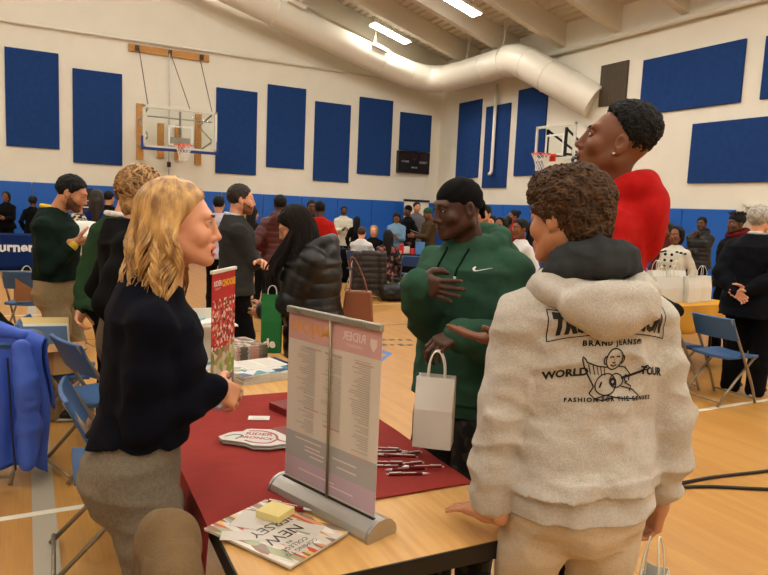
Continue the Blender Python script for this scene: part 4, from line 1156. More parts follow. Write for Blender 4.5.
def bag(loc, w, d, h, rz, label, group=None, hl=.12, name='paper_bag', tilt=0., m=None, handles=True):
    o = empty(name, loc, rz, label, 'bag', group); o.rotation_euler.x = tilt
    b = MB(); V = []
    for z, q in ((0, 1.), (h * .55, 1.0), (h, .93)):
        dd = d * (1 if z < h * .9 else .55)
        V += [(-w / 2, -dd / 2, z), (0, -dd / 2 - .002, z), (w / 2, -dd / 2, z), (w / 2 - (.0 if z == 0 else .012), 0, z), (w / 2, dd / 2, z), (0, dd / 2 + .002, z), (-w / 2, dd / 2, z), (-w / 2 + (.0 if z == 0 else .012), 0, z)]
    F = [tuple(range(8))[::-1]] + [(r * 8 + k, r * 8 + (k + 1) % 8, (r + 1) * 8 + (k + 1) % 8, (r + 1) * 8 + k) for r in range(2) for k in range(8)]
    s_ = b.add(V, F).build('sack', [m or M_bag], o); sd = s_.modifiers.new('t', 'SOLIDIFY'); sd.thickness = .0015
    if handles:
        for q in (-1, 1):
            MB().tube(catmull([(-w * .22, q * d * .24, h - .03), (-w * .20, q * d * .2, h + hl * .5), (-w * .08, q * .012, h + hl), (w * .08, q * .012, h + hl), (w * .20, q * d * .2, h + hl * .5), (w * .22, q * d * .24, h - .03)], 5), .0028, 6).build('handle', [M_cord], o, smooth=True)
    return o


# ---- blue jacket on the chair back, brown coat, cardboard box
M_jkt = mat('jacket_blue', (.22, .36, .76), rough=.55, bump=.3, bscale=25, var=.06, vscale=8)
def drape(name, centre, axis, width, front, back, m, label, th=.035, amp=.02, sh=.10, seed=1, top=.82, folds=14, cat='jacket', taper=1.1):
    """cloth hung over a rail at height top: axis = direction of the rail"""
    a = Vector(axis).normalized(); n = Vector((a.y, -a.x, 0)); r = random.Random(seed); ph = [r.uniform(0, 6) for _ in range(4)]
    L1, L2 = front, back; n0 = 44
    def fn(u, v):
        s_ = u * (L1 + L2) - L1            # <0 front side
        w_ = (v - .5) * width
        h = abs(s_); hang = max(0, h - .05); side = 1 if s_ < 0 else -1
        round_ = math.sin(min(1, h / .05) * PI / 2)
        x = side * (.035 * round_ + .03 * min(1, hang) + amp * min(1, hang * 4) * (math.sin(v * folds + ph[0] + hang * 2) + .5 * math.sin(v * folds * 1.9 + ph[1] - hang * 3)))
        z = top + .02 * (1 - round_) - hang + .02 * math.sin(v * 7 + ph[2]) * min(1, hang * 2) - (.25 * max(0, abs(v - .5) - .32) if 1 else 0)
        w2 = w_ * (1 + (taper - 1) * min(1, hang * 1.6)) + .012 * math.sin(hang * 11 + ph[3])
        p = Vector(centre) + a * w2 + n * x; return (p.x, p.y, z)
    o = MB().sheet(fn, n0, 44, th * .4).build(name, [m], smooth=True); tag(o, label, cat); return o


jb = drape('jacket', (-.10, 4.24, 0), (math.cos(rad(20)), -math.sin(rad(20)), 0), .40, .80, .45, M_jkt, 'bright blue jacket hung over a chair back at the left', top=.845, amp=.022, seed=3)
for (x0, y0, sg) in ((-.29, 4.14, -1), (-.03, 4.06, 1)):
    d = Sdf(); d.chain([(x0, y0, .80), (x0 + sg * .02, y0 - .04, .60), (x0 + sg * .03, y0 - .02, .36), (x0 + sg * .02, y0 - .03, .16)], [.045, .062, .058, .046], .03); d.noise.append(fold_noise(.012, 9, 9, 14, off=x0)); P, F = d.mesh(.010); mk('sleeve', P, F, M_jkt, jb)
d = Sdf(); d.chain([(-.27, 4.26, .845), (-.15, 4.23, .875), (-.02, 4.18, .845)], [.03, .042, .03], .02); d.noise.append(fold_noise(.008, 14, 14, 14)); P, F = d.mesh(.009); mk('collar', P, F, M_jkt, jb)
MB().tube(catmull([(-.10, 4.10, .74), (-.09, 4.06, .5), (-.08, 4.05, .25), (-.07, 4.04, .12)], 5), .006, 6).build('zip', [mat('zip_dark', (.10, .12, .2), rough=.4)], jb)
M_cord2 = mat('corduroy_brown', (.40, .31, .185), rough=.9, bump=.4, bscale=40, var=.10, vscale=6, stretch=(4, 4, .3))
cb = drape('coat', (.235, 1.30, 0), (.06, 1, 0), .26, .72, .62, M_cord2, 'brown corduroy coat hung over a chair back beside the table edge', top=.955, amp=.014, seed=5, cat='coat', taper=1.5, folds=18)
d = Sdf(); d.chain([(.235, 1.20, .93), (.24, 1.30, .955), (.243, 1.40, .93)], [.05, .055, .05], .03); d.chain([(.25, 1.37, .92), (.29, 1.40, .72), (.30, 1.40, .50)], [.05, .055, .05], .03); d.noise.append(fold_noise(.008, 12, 12, 12)); P, F = d.mesh(.008); mk('sleeve', P, F, M_cord2, cb)

M_card = mat('cardboard', (.66, .50, .32), rough=.8, var=.06, vscale=12)
bx = empty('cardboard_box', (.12, 4.88, .474), rad(14), 'open cardboard box holding folders on the chair beside the blue jacket', 'box')
for c_, d_ in (((0, -.17, .10), (.36, .006, .20)), ((0, .17, .10), (.36, .006, .20)), ((-.18, 0, .10), (.006, .34, .20)), ((.18, 0, .10), (.006, .34, .20))): MB().box(c_, d_).build('side', [M_card], bx)
MB().box((0, 0, .003), (.36, .34, .006)).build('bottom', [M_card], bx)
MB().box((0, -.20, .185), (.35, .07, .006), Matrix.Rotation(rad(35), 3, 'X')).build('flap', [M_card], bx); MB().box((.21, 0, .18), (.08, .33, .006), Matrix.Rotation(rad(35), 3, 'Y')).build('flap', [M_card], bx)
MB().box((.03, -.1745, .10), (.10, .002, .20)).build('tape', [mat('tape_tan', (.70, .56, .36), rough=.35)], bx); MB().box((.13, -.1745, .09), (.08, .002, .10)).build('paper_label', [M_paper], bx)
for i, (m, y, l, hh) in enumerate(((mat('folder_manila', (.86, .76, .50), rough=.7), .02, 'manila folder standing in the cardboard box', .30), (M_paper, -.01, 'white paper wad standing in the cardboard box', .26), (mat('folder_slate', (.28, .38, .50), rough=.7, bump=.2, bscale=120), -.05, 'slate blue folder standing in front in the cardboard box', .25))):
    o = MB().box((0, 0, hh / 2), (.30, .016, hh)).build('file_folder', [m], bevel=.002); o.location = (.11 + y * .24, 4.88 + y, .481 + .05); o.rotation_euler = (rad(-24), rad(4), rad(14)); tag(o, l, 'folder')
d = Sdf(); d.chain([(-.03, 4.36, .80), (.03, 4.40, .78), (.07, 4.46, .72)], [.04, .05, .04], .03); d.noise.append(fold_noise(.012, 20, 20, 20)); P, F = d.mesh(.009); o = mk('knit_hat', P, F, fabric('knit_grey', (.42, .39, .36), bump=.8, bscale=150)); tag(o, 'grey knit hat lying between the blue jacket and the box', 'hat')

# black cables on the floor, right
for (a, b_, l) in (((676, 484), (775, 470), 'black cable on the floor, the one running nearer the chair'), ((676, 487), (775, 489.5), 'black cable on the floor, the one running nearer the camera')):
    p0 = onz(*a, .01); p1 = onz(*b_, .01); dd = p1 - p0; pts = [p0 - dd * .5, p0, p0 + dd * .4 + np.array([0, .02, 0]), p1, p1 + dd]; o = MB().tube(catmull([(q[0], q[1], .011) for q in pts], 6), .011, 8).build('cable', [M_black], smooth=True); tag(o, l, 'cable')

# right-hand table with white bags
bt = folding_table('folding_table', 5.55, 7.2, 4.75, 5.45, 'folding table with a yellow cloth and white paper bags at the right')
M_yel = mat('cloth_yellow', (.80, .58, .17), rough=.85, bump=.2, bscale=200)
def cover(name, x0, x1, y0, y1, z, drop, m, label, wav=.02):
    b = MB(); n = 48; per = 2 * ((x1 - x0) + (y1 - y0)); V = []; rows = 6
    loop = []
    for i in range(160):
        s_ = i / 160 * per
        if s_ < x1 - x0: loop.append((x0 + s_, y0, 0, -1))
        elif s_ < (x1 - x0) + (y1 - y0): loop.append((x1, y0 + s_ - (x1 - x0), 1, 0))
        elif s_ < 2 * (x1 - x0) + (y1 - y0): loop.append((x1 - (s_ - (x1 - x0) - (y1 - y0)), y1, 0, 1))
        else: loop.append((x0, y1 - (s_ - 2 * (x1 - x0) - (y1 - y0)), -1, 0))
    for r in range(rows + 1):
        for i, (x, y, nx, ny) in enumerate(loop):
            o_ = .028 + (r / rows) * (wav * (1 + math.sin(i * .55)) + .01); V.append((x + nx * o_, y + ny * o_, z - drop * r / rows))
    F = [(r * 160 + i, (r + 1) * 160 + i, (r + 1) * 160 + (i + 1) % 160, r * 160 + (i + 1) % 160) for r in range(rows) for i in range(160)] + [tuple(range(160))]
    o = b.add(V, F).build(name, [m], smooth=True, auto=50); sd = o.modifiers.new('t', 'SOLIDIFY'); sd.thickness = .002; tag(o, label, 'tablecloth'); return o
cover('tablecloth', 5.55, 7.2, 4.75, 5.45, TZ + .006, .30, M_yel, 'yellow cloth over the table of white bags')
k = 0
for i in range(6):
    x = 5.66 + i * .245; bag((x, 4.98 + .05 * (i % 2), TZ + .0085), .23, .12, .29, rad(4 * math.sin(i * 2)), 'white paper bag standing in the row on the yellow cloth', 'white bags on the yellow cloth', hl=.11)
for i in range(4):
    bag((5.75 + i * .33, 5.27, TZ + .0085), .24, .12, .33, rad(5 * math.cos(i * 3)), 'white paper bag standing in the back row on the yellow cloth', 'white bags at the back of the yellow cloth', hl=.11)
# ------------------------------------------------------------ near figures
FINE = (.0055, .003, .0024)
H_dark = mat('hair_black', (.045, .04, .038), rough=.75, bump=.6, bscale=130, spec=.3)
H_dbrown = mat('hair_dark_brown', (.13, .09, .06), rough=.6, bump=.6, bscale=120, spec=.4)
H_brown = mat('hair_brown', (.33, .235, .15), rough=.7, bump=.5, bscale=160, spec=.25, rgb2=(.19, .13, .085), vscale=60)
H_light = mat('hair_light_brown', (.74, .58, .37), rough=.5, bump=.3, bscale=120, rgb2=(.44, .31, .19), vscale=40)
H_blonde = mat('hair_blonde', (.82, .65, .40), rough=.42, bump=.25, bscale=150, rgb2=(.50, .35, .19), vscale=38, stretch=(1, 1, .35))
H_grey = mat('hair_grey', (.72, .70, .66), rough=.6, bump=.6, bscale=120, rgb2=(.50, .48, .45), vscale=40)
M_heather = fabric('heather_beige', (.75, .725, .68), var=.10, vscale=160, bump=.5)
M_heath2 = fabric('heather_joggers', (.79, .73, .63), var=.08, vscale=160, bump=.4)
M_char = fabric('charcoal_lining', (.20, .21, .215))
M_red = fabric('hoodie_red', (.66, .085, .075))
M_green = fabric('hoodie_green', (.185, .315, .245))
M_navy = fabric('knit_navy', (.032, .042, .085), bump=.5, bscale=600)
M_gtweed = fabric('tweed_grey', (.47, .43, .37), var=.16, vscale=120, bump=.6)
M_shoeK = mat('shoe_black', (.04, .04, .04), rough=.5)
M_shoeW = mat('shoe_white', (.75, .74, .70), rough=.5)


def at2(px, py, D): p = atd(px, py, D); return (p[0], p[1])


def surf_text(fig, geo, O, U, W, m, name='lettering', parent=None, lift=.002, arc=0., target='top', sub=.008):
    """lay flat lettering geometry on a garment: geo = (V, F) in the plane U, W at O (figure frame, metres)"""
    import bmesh
    V, F = geo
    tmp = bpy.data.meshes.new('lettering'); tmp.from_pydata([(x, y, 0) for x, y, *_ in V], [], F)
    bm = bmesh.new(); bm.from_mesh(tmp); bmesh.ops.triangulate(bm, faces=bm.faces[:])
    for _ in range(3):
        es = [e for e in bm.edges if e.calc_length() > sub]
        if es: bmesh.ops.subdivide_edges(bm, edges=es, cuts=1); bmesh.ops.triangulate(bm, faces=bm.faces[:])
    g = fig.objs[target]; bvh = BVHTree.FromPolygons([v.co.copy() for v in g.data.vertices], [tuple(p.vertices) for p in g.data.polygons])
    U = Vector(U).normalized(); W = Vector(W); W = (W - U * W.dot(U)).normalized(); N = U.cross(W); O = Vector(O)
    for v in bm.verts:
        x, y = v.co.x, v.co.y
        if arc: y -= arc * x * x
        P = O + U * x + W * y; h = bvh.ray_cast(P + N * .5, -N)
        v.co = (h[0] + N * lift) if h[0] else P
    bm.to_mesh(tmp); bm.free(); tmp.materials.append(m)
    o = bpy.data.objects.new(name, tmp); COL.objects.link(o); o.parent = parent or g; return o


def merge_geo(*gs):
    V = []; F = []
    for v, f in gs: b = len(V); V += list(v); F += [tuple(b + i for i in q) for q in f]
    return V, F


def stroke(pts, r, n=10):
    """thin ribbon along 2-d points"""
    V = []; F = []
    P = [np.array(p, dtype=float) for p in pts]
    for i, p in enumerate(P):
        t = P[min(i + 1, len(P) - 1)] - P[max(i - 1, 0)]; t = t / (np.linalg.norm(t) + 1e-9); q = np.array([-t[1], t[0]]); w = r if not isinstance(r, (list, tuple)) else r[i]
        V += [tuple(p + q * w), tuple(p - q * w)]
    for i in range(len(P) - 1): F.append((2 * i, 2 * i + 1, 2 * i + 3, 2 * i + 2))
    return [(x, y, 0) for x, y in V], F


def arc2(cx, cy, rx, ry, a0, a1, n=18): return [(cx + rx * math.cos(rad(a)), cy + ry * math.sin(rad(a))) for a in np.linspace(a0, a1, n)]
def moved(g, dx, dy, rz=0.): c, s = math.cos(rz), math.sin(rz); return [(x * c - y * s + dx, x * s + y * c + dy, 0) for x, y, *_ in g[0]], g[1]


# ---- the boy in the grey hoodie
bp_ = at2(593, 300, 1.74)
boy = Figure('person in a pale grey hoodie and joggers seen from behind, leaning on the table', (bp_[0], bp_[1]), 20, 1.755, tone='tan', res=FINE, girth=1.0, lean=(-.03, .05), head=(-32, 4, 2), hs=.96, hshift=(-.035, -.005, .0),
             arms={'L': dict(w=tuple(onz(489, 524, .80))), 'R': (.262, .03, .85)}, elbow={'L': (-1, -.5, .1), 'R': (.7, -1, -.1)},
             hand={'L': dict(wdir=tuple(onz(450, 512, .755) - onz(489, 524, .785)), wpalm=(0, 0, -1), curl=.13, spread=.10, thumb=.25), 'R': dict(dir=(-.12, .10, -1), palm=(-1, .2, .1), curl=.62, thumb=.55)}, shw=.178)
boy.body(browc=(.1, .07, .05)).hair('curly', H_brown, .0028)


boy.top(M_heather, 'hoodie', fat=.026, sleeve=(.062, .056, .052, .042), hem=.865, band=.085, amp=.020, cuffr=.037, res=.005, sl_end=-.035)
B = np.stack([boy.R, boy.F, boy.U], 1); d = Sdf()
for q, (r_, z_, th, dr) in enumerate(((.098, 1.475, .030, .045), (.116, 1.450, .032, .06))):
    pts = [boy.pt(r_ * 1.15 * math.sin(a), -.045 + r_ * math.cos(a), z_ - dr * max(0, -math.cos(a)) ** 2 - .05 * max(0, math.cos(a))) for a in np.linspace(.5, 2 * PI - .5, 18)]
    d.chain(pts, [th * .6] + [th] * 16 + [th * .6], .014)
d.ell(boy.pt(0, -.150, 1.412), (.132, .040, .070), B @ rot(0, -16, 0), .02); d.ell(boy.pt(0, -.164, 1.385), (.074, .030, .055), B @ rot(0, -12, 0), .02)
d.cone(boy.pt(0, -.207, 1.45), boy.pt(0, -.203, 1.315), .003, .003, .006, mode='sub')
d.noise.append(fold_noise(.012, 8, 8, 14, off=2.)); P, F = d.mesh(.005); boy.put('hood', P, F, M_heather, parent=boy.objs['top'])
d = Sdf()
for i, (rr_, zz_, t_) in enumerate(((.072, 1.525, .024), (.084, 1.500, .030), (.098, 1.478, .026))):
    pts = [boy.pt(rr_ * math.sin(a) * 1.12, -.035 + rr_ * math.cos(a), zz_ - .030 * math.cos(a)) for a in np.linspace(.3, 2 * PI - .3, 16)]
    d.chain(pts, [t_ * .8] + [t_] * 14 + [t_ * .8], .010)
d.noise.append(fold_noise(.016, 14, 14, 14)); P, F = d.mesh(.005); boy.put('hood_lining', P, F, M_char, parent=boy.objs['top'])
boy.trousers(M_heath2, 'joggers', fat=.004, r=(.100, .078, .062), amp=.014, res=.006, waist=.96).shoes(M_shoeW)
# print on the back
s_ = boy.s; UO = boy.pt(.015, -.2, 1.290) * s_; PS = .90; UU = boy.R; WW = boy.U
M_ink = mat('ink_black', (.055, .055, .06), rough=.7)
w1 = text_geo('TRUE RELIGION', .052, bold=.0035, spacing=1.0)
def trap(g, k):   # letters grow towards both ends of the word
    xm = max(abs(p[0]) for p in g[0]); return [(x, (y - .0) * (1 + k * (x / xm) ** 2), 0) for x, y, *_ in g[0]], g[1]
xm = max(abs(p[0]) for p in w1[0]); w1 = ([(x * .168 / xm, y * (1.05 + .55 * (x / xm) ** 2) + .020 - .0 * x, 0) for x, y, *_ in w1[0]], w1[1])
fr = []
top_ = [(x, .020 + (.028 + .0145 * (x / .168) ** 2)) for x in np.linspace(-.178, .178, 30)]; bot_ = [(x, .020 - (.028 + .0145 * (x / .168) ** 2)) for x in np.linspace(-.178, .178, 30)]
fr = [stroke(top_, .0014), stroke(bot_, .0014), stroke([top_[0], bot_[0]], .0014), stroke([top_[-1], bot_[-1]], .0014)]
L2 = text_geo('BRAND JEANS\u00ae', .021, bold=.0008, spacing=1.25); L3 = text_geo('WORLD', .030, bold=.0013); L4 = text_geo('TOUR', .030, bold=.0013); L5 = text_geo('FASHION FOR THE SENSES', .0165, bold=.0007, spacing=1.35)
geo = merge_geo(moved(w1, 0, .070), *[moved(g, 0, .070) for g in fr], moved(L2, 0, .037), moved(L3, -.128, -.045, rad(6)), moved(L4, .128, -.045, rad(-6)), moved(L5, 0, -.120))
geo = ([(x * PS, y * PS, 0) for x, y, *_ in geo[0]], geo[1]); surf_text(boy, geo, UO, UU, WW, M_ink, arc=.35)
# seated guitar player emblem
E_ = []
lw = .0019
E_ += [stroke(arc2(0, .012, .026, .030, 0, 360, 30), lw), stroke(arc2(-.027, .010, .005, .011, 60, 300), lw), stroke(arc2(.027, .010, .005, .011, -120, 120), lw)]
E_ += [stroke(arc2(-.010, .016, .006, .004, 20, 160), lw), stroke(arc2(.010, .016, .006, .004, 20, 160), lw), stroke(arc2(0, .004, .004, .003, 180, 360), lw), stroke(arc2(0, .0, .010, .008, 200, 340), lw), stroke([(0, .016), (0, .006)], .0008)]
E_ += [stroke([(-.020, -.010), (-.050, -.005), (-.078, .006), (-.082, .014), (-.088, .022), (-.090, .012), (-.086, -.002), (-.070, -.040), (-.058, -.062)], lw)]
for i in range(5): E_.append(stroke([(-.074 + .011 * i, .001 - .003 * i), (-.068 + .011 * i, -.026 - .002 * i)], lw * .7))
E_ += [stroke([(.020, -.010), (.042, -.014), (.054, -.030), (.052, -.050)], lw), stroke([(-.058, -.062), (-.066, -.082), (-.052, -.096), (-.020, -.088), (.020, -.098), (.070, -.100), (.082, -.092), (.066, -.076), (.030, -.066)], lw), stroke([(-.052, -.096), (-.030, -.102), (.0, -.096)], lw)]
E_ += [stroke(arc2(-.020, -.058, .034, .030, 0, 360, 30), lw), stroke(arc2(.014, -.050, .021, .019, 0, 360, 24), lw), stroke(arc2(.004, -.053, .008, .008, 0, 360, 16), .004), stroke([(.030, -.044), (.085, -.026), (.100, -.018)], .0036), stroke(arc2(.106, -.014, .008, .006, 0, 360, 16), lw), stroke([(-.040, -.066), (-.034, -.050)], .003)]
E_ += [stroke(arc2(.046, -.044, .006, .010, 90, 300), lw), stroke([(.040, -.056), (.060, -.066), (.056, -.080)], lw)]
E_ = merge_geo(*E_); E_ = ([(x * PS, (y - .02) * PS, 0) for x, y, *_ in E_[0]], E_[1]); surf_text(boy, E_, UO, UU, WW, M_ink, name='emblem', arc=.3, sub=.006)
hw = boy.root.matrix_world
bh = Matrix.Translation(boy.root.location) @ Matrix.Rotation(boy.root.rotation_euler.z, 4, 'Z') @ Vector((boy.wr['R'] + nrm((-.12, .10, -1)) * .105) * boy.s)
bag((bh.x - .02, bh.y - .03, bh.z - .42), .22, .11, .30, rad(30), 'white paper bag hanging from the right hand of the person in the grey hoodie', hl=.125)

# ---- the tall man in red
rp_ = at2(607, 200, 2.28)
redm = Figure('tall person in a red hoodie looking left with open mouth', rp_, -42, 2.035, tone='brown', res=FINE, lean=(0, .02), head=(-11, -17, 0), hs=.90, hshift=(-.01, .02, -.012),
              arms={'L': dict(w=tuple(atd(507, 341, 2.12))), 'R': (.25, .08, .92)}, elbow={'L': (-.6, -.6, -1), 'R': (.5, -1, 0)}, hand={'L': dict(wdir=tuple(atd(462, 334, 2.12) - atd(507, 341, 2.12)), wpalm=(-.15, .1, 1), curl=.12, thumb=.2, spread=.05)}, shw=.165)
redm.body(browc=(.07, .05, .04), headkw=dict(mouth=1.2, jaw=1.02)).hair('fade', H_dark, .003)
redm.top(M_red, 'hoodie', fat=.016, sleeve=(.060, .056, .052, .048), hem=.86, band=.07, amp=.010, hood=lambda s, d: lay_hood(s, d, .92), res=.006, cuffr=.044)
redm.trousers(fabric('joggers_black', (.06, .06, .065))).shoes(M_shoeW)
e = Sdf(); e.ell((-.084, .002, -.036), (.006, .006, .006)); P, F = e.mesh(.0025); redm.put('ear_stud', P * redm.hs @ redm.H.T + redm.hc, F, mat('stud_silver', (.86, .86, .84), rough=.15, metal=.8))

# ---- the man in green
gp = at2(473, 260, 2.74)
gm = Figure('person in a dark green hoodie and black durag with one hand on the chest', gp, 250, 1.80, tone='dark', res=FINE, girth=1.09, head=(24, 10, 0), hs=.95, hshift=(0, .045, -.018), lean=(0, .03),
            arms={'R': dict(w=tuple(atd(417, 283, 2.50))), 'L': dict(w=tuple(atd(458, 335, 2.42)))}, elbow={'R': (.25, -.6, -1), 'L': (-.4, -.6, -.8)},
            hand={'R': dict(wdir=tuple(atd(462, 291, 2.42) - atd(417, 280, 2.50)), wpalm=(.45, .85, .1), curl=.12, spread=.13, thumb=.9, fat=1.15), 'L': dict(wdir=tuple(atd(434, 346, 2.38) - atd(458, 335, 2.42)), wpalm=(.1, .4, -1), curl=.62, thumb=.6, fat=1.12)}, shw=.178)
gm.body(browc=(.03, .025, .02), headkw=dict(fat=.006, jaw=1.1, nose=1.15)).hair('durag', mat('durag_black', (.03, .028, .028), rough=.85, bump=.3, bscale=200, spec=.15), .003, name='durag')
gm.top(M_green, 'hoodie', fat=.034, sleeve=(.072, .068, .062, .054), hem=.80, band=.07, amp=.012, hood=lambda s, d: lay_hood(s, d, 1.12), res=.006, cuffr=.048)
gb_ = gm.objs['top']; gbv = BVHTree.FromPolygons([v.co.copy() for v in gb_.data.vertices], [tuple(p.vertices) for p in gb_.data.polygons])
for q in (-1, 1):
    pts = []
    for k in range(14):
        P0 = Vector(gm.pt(q * (.05 - .004 * k * .3), .6, 1.455 - .025 * k) * gm.s); h = gbv.ray_cast(P0, -Vector(gm.F))
        if h[0]:
            if pts and (h[0] - pts[-1]).length > .055: break
            pts.append(h[0] + Vector(gm.F) * .004)
    MB().tube(pts, .0042, 6).tube([pts[-1], pts[-1] + Vector((0, 0, -.028))], .0058, 6, mi=1).build('drawstring', [fabric('string_dark', (.06, .11, .09)), M_silver], gb_, smooth=True)
sw = ([(-.5, .06), (-.44, -.02), (-.36, -.085), (-.27, -.10), (-.15, -.075), (.1, .0), (.5, .13), (.1, .035), (-.12, -.02), (-.25, -.035), (-.33, -.01), (-.36, .04), (-.34, .12), (-.42, .16)],)
sp = [(x * .068, y * .068, 0) for x, y in sw[0]]
surf_text(gm, (sp, [tuple(range(len(sp)))]), gm.pt(-.135, .2, 1.385) * gm.s, -gm.R, gm.U, mat('swoosh_white', (.86, .86, .84), rough=.6), name='emblem')
gm.trousers(cells('camo_dark', [(.055, .055, .05), (.13, .12, .09), (.08, .08, .07), (.05, .05, .045), (.22, .20, .15)], 26, rough=.9), r=(.112, .085, .07), fat=.025, amp=.010).shoes(M_shoeK)
hpnt = atd(434, 352, 2.36)
bag((hpnt[0] + .01, hpnt[1] - .01, hpnt[2] - .335), .135, .10, .25, rad(-40), 'white paper bag with cord handles held by the person in the green hoodie', hl=.085, tilt=rad(0))

# ---- the blonde woman
wp_ = (.272, 1.93)
wm = Figure('person with wavy blonde hair, navy sweater and grey trousers facing right', wp_, 97, 1.68, tone='fair', fem=True, res=FINE, lean=(0, .10), head=(12, -6, 0), hshift=(0, .055, 0),
            arms={'R': dict(w=tuple(atd(216, 388, 1.93))), 'L': (-.19, -.04, .95)}, elbow={'R': (.6, -1, -.15), 'L': (-1, -.1, -.1)},
            hand={'R': dict(wdir=tuple(atd(237, 398, 2.0) - atd(216, 388, 1.93)), wpalm=(-.3, .8, -.3), curl=.55, thumb=.5), 'L': dict(curl=.5)}, shw=.185)
wm.body(browc=(.30, .20, .12), headkw=dict(mouth=.25))
wm.top(M_navy, 'sweater', fat=.022, sleeve=(.058, .051, .047, .042), hem=.80, amp=.013, res=.005, skirt=.06, cuffr=.040, cut=lambda x, y, z: np.where((x - wm.el['R'][0]) ** 2 + (y - wm.el['R'][1]) ** 2 + (z - wm.el['R'][2]) ** 2 < .0064, -1., 1.075 - .072 * np.clip(np.abs(y + .01) / .09, 0, 1) ** .6 - z))
wm.trousers(M_gtweed, waist=1.17, fat=.008, r=(.096, .092, .088), amp=.009, res=.006).shoes(M_shoeK)
d = Sdf(); d.chain([wm.pt(.052 * math.sin(a), -.022 + .052 * math.cos(a), 1.492) for a in np.linspace(0, 2 * PI, 16)], [.006] * 16, .004); P, F = d.mesh(.004); wm.put('collar_trim', P, F, fabric('trim_beige', (.72, .66, .56)), parent=wm.objs['top'])
# hair: smooth cap with side parting and long wavy locks
cap = Sdf(); cap.ell((0, -.019, .040), (.086, .107, .096), k=.01); cap.ell((0, -.07, -.05), (.088, .062, .09), k=.03); cap.ell((.064, -.018, -.045), (.024, .036, .075), k=.02); cap.ell((-.064, -.018, -.045), (.024, .036, .075), k=.02)
cap.plane((0, .072, .090), (0, .82, -.57), .012); cap.noise.append(lambda x, y, z: .006 * vnoise(x * 90, y * 60, z * 14))
P, F = cap.mesh(.0035)
rh = random.Random(4); paths = []; radii = []
for i in range(430):
    a = rh.uniform(79, 281) if i > 100 else (rh.uniform(73, 105) if i % 2 else rh.uniform(255, 287)); a = rad(a)          # 0 = face
    sx, cy = math.sin(a), math.cos(a); top = rh.uniform(.0, 1)
    ln = rh.uniform(.19, .31) * (1 - .22 * max(0, cy)); ph = 2.6 * math.sin(a * 3.1) + 5 * a + rh.uniform(-.45, .45); fq = 29 + 4 * math.sin(a * 5); am = rh.uniform(.012, .020); out = .025 + .03 * (1 + math.sin(a * 4.3)) * .5 + rh.uniform(-.01, .012)
    pts = []; rs = []; rw = rh.uniform(.0038, .0075)
    for k in range(22):
        t = k / 21
        if t < .3:   # over the skull
            q = t / .3; el = rad(82 - 86 * q * (.9 + .1 * top)); x = .092 * math.cos(el) * sx; y = -.019 + .112 * math.cos(el) * cy; z = .040 + .102 * math.sin(el)
            x += (-.02 if sx < 0 else .02) * 0
        else:
            q = (t - .3) / .7; sp_ = 1 + .18 * q + out * 4 * q; x = .094 * sx * sp_; y = -.019 + .112 * cy * (1 - .25 * q * max(0, cy)) - .02 * q; z = .028 - ln * q
            w_ = am * min(1, q * 2.2); x += w_ * math.sin(ph + fq * q * .36) ; y += w_ * math.cos(ph * 1.7 + fq * q * .30)
        if y > .066 and z < .07: y = .066 + (y - .066) * .15
        pts.append((x, y, z)); rs.append(rw * (1 - .85 * max(0, t - .55) / .45) * (.55 + .45 * min(1, t * 4)))
    paths.append(pts); radii.append(rs)
TV, TF = tubes_np(paths, radii, 6, .55)
V, Fq, _ = join([(P, F, 0), (TV, TF, 0)])
wm.put('hair', V * wm.hs @ wm.H.T + wm.hc, Fq, H_blonde)

# ---- two people behind her
pb = at2(127, 250, 3.35)
pm = Figure('person with a tousled light brown mop of hair and black sweater behind the blonde woman', pb, 92, 1.79, tone='fair', res=(.008, .005, .004), head=(-38, 6, 0), hs=1.15, hshift=(0, .07, -.015), girth=.92, arms={'R': (.235, .03, .92), 'L': (-.235, .03, .92)}, elbow={'R': (.6, -1, 0)})
pm.body(browc=(.2, .14, .09))
hs_ = hair_sdf('tousled', .004); P, F = hs_.mesh(.0045); rh = random.Random(9); paths = []; radii = []
for i in range(240):
    a = rh.uniform(0, 6.283); b = math.asin(rh.uniform(-.25, 1)); n = np.array([math.cos(b) * math.sin(a), math.cos(b) * math.cos(a), math.sin(b)])
    if n[1] > .55 and n[2] < .55: continue
    p = np.array([0, -.022, .05]) + n * np.array([.092, .113, .096]); t = nrm(np.cross(n, (.4, .3, 1)) * rh.choice((-1, 1)) + np.array([0, -.5, -.8])); t = nrm(t - n * (t @ n) * .85)
    ph = rh.uniform(0, 6); pts = []
    for k in range(9): pts.append(p + t * .0095 * k + n * (.014 * math.sin(k / 8 * PI) - .001 * k) + np.cross(n, t) * .008 * math.sin(ph + k * .7))
    paths.append(pts); radii.append([.0075 * (1 - .75 * abs(k - 3) / 6) for k in range(9)])
TV, TF = tubes_np(paths, radii, 6, .6); V, Fq, _ = join([(P, F, 0), (TV, TF, 0)]); pm.put('hair', V @ pm.H.T + pm.hc, Fq, H_light)
pm.top(fabric('sweater_black', (.045, .043, .042)), 'sweater', fat=.025, hem=1.03, amp=.008, res=.007)
pm.trousers(fabric('trousers_taupe', (.36, .31, .25), var=.1), waist=1.1, fat=.018).shoes(M_shoeK)
pa = at2(113, 260, 4.55)
ga = Figure('person in a plain green sweater and black trousers between the bearded reader and black sweater', pa, 55, 1.77, tone='fair', res=(.009, .006, .005), lean=(.06, .08), hshift=(.0, .03, 0), head=(10, 8, 0), arms={'L': dict(w=tuple(atd(80, 311, 4.5))), 'R': (.25, .2, .95)}, hand={'L': dict(curl=.6)}, elbow={'L': (-1, -.4, 0)})
ga.body().hair('short', H_brown).top(fabric('sweater_green', (.15, .245, .15)), 'sweater', fat=.028, hem=.86, amp=.008, collar=None).trousers(fabric('trousers_black', (.05, .048, .048))).shoes(M_shoeK)
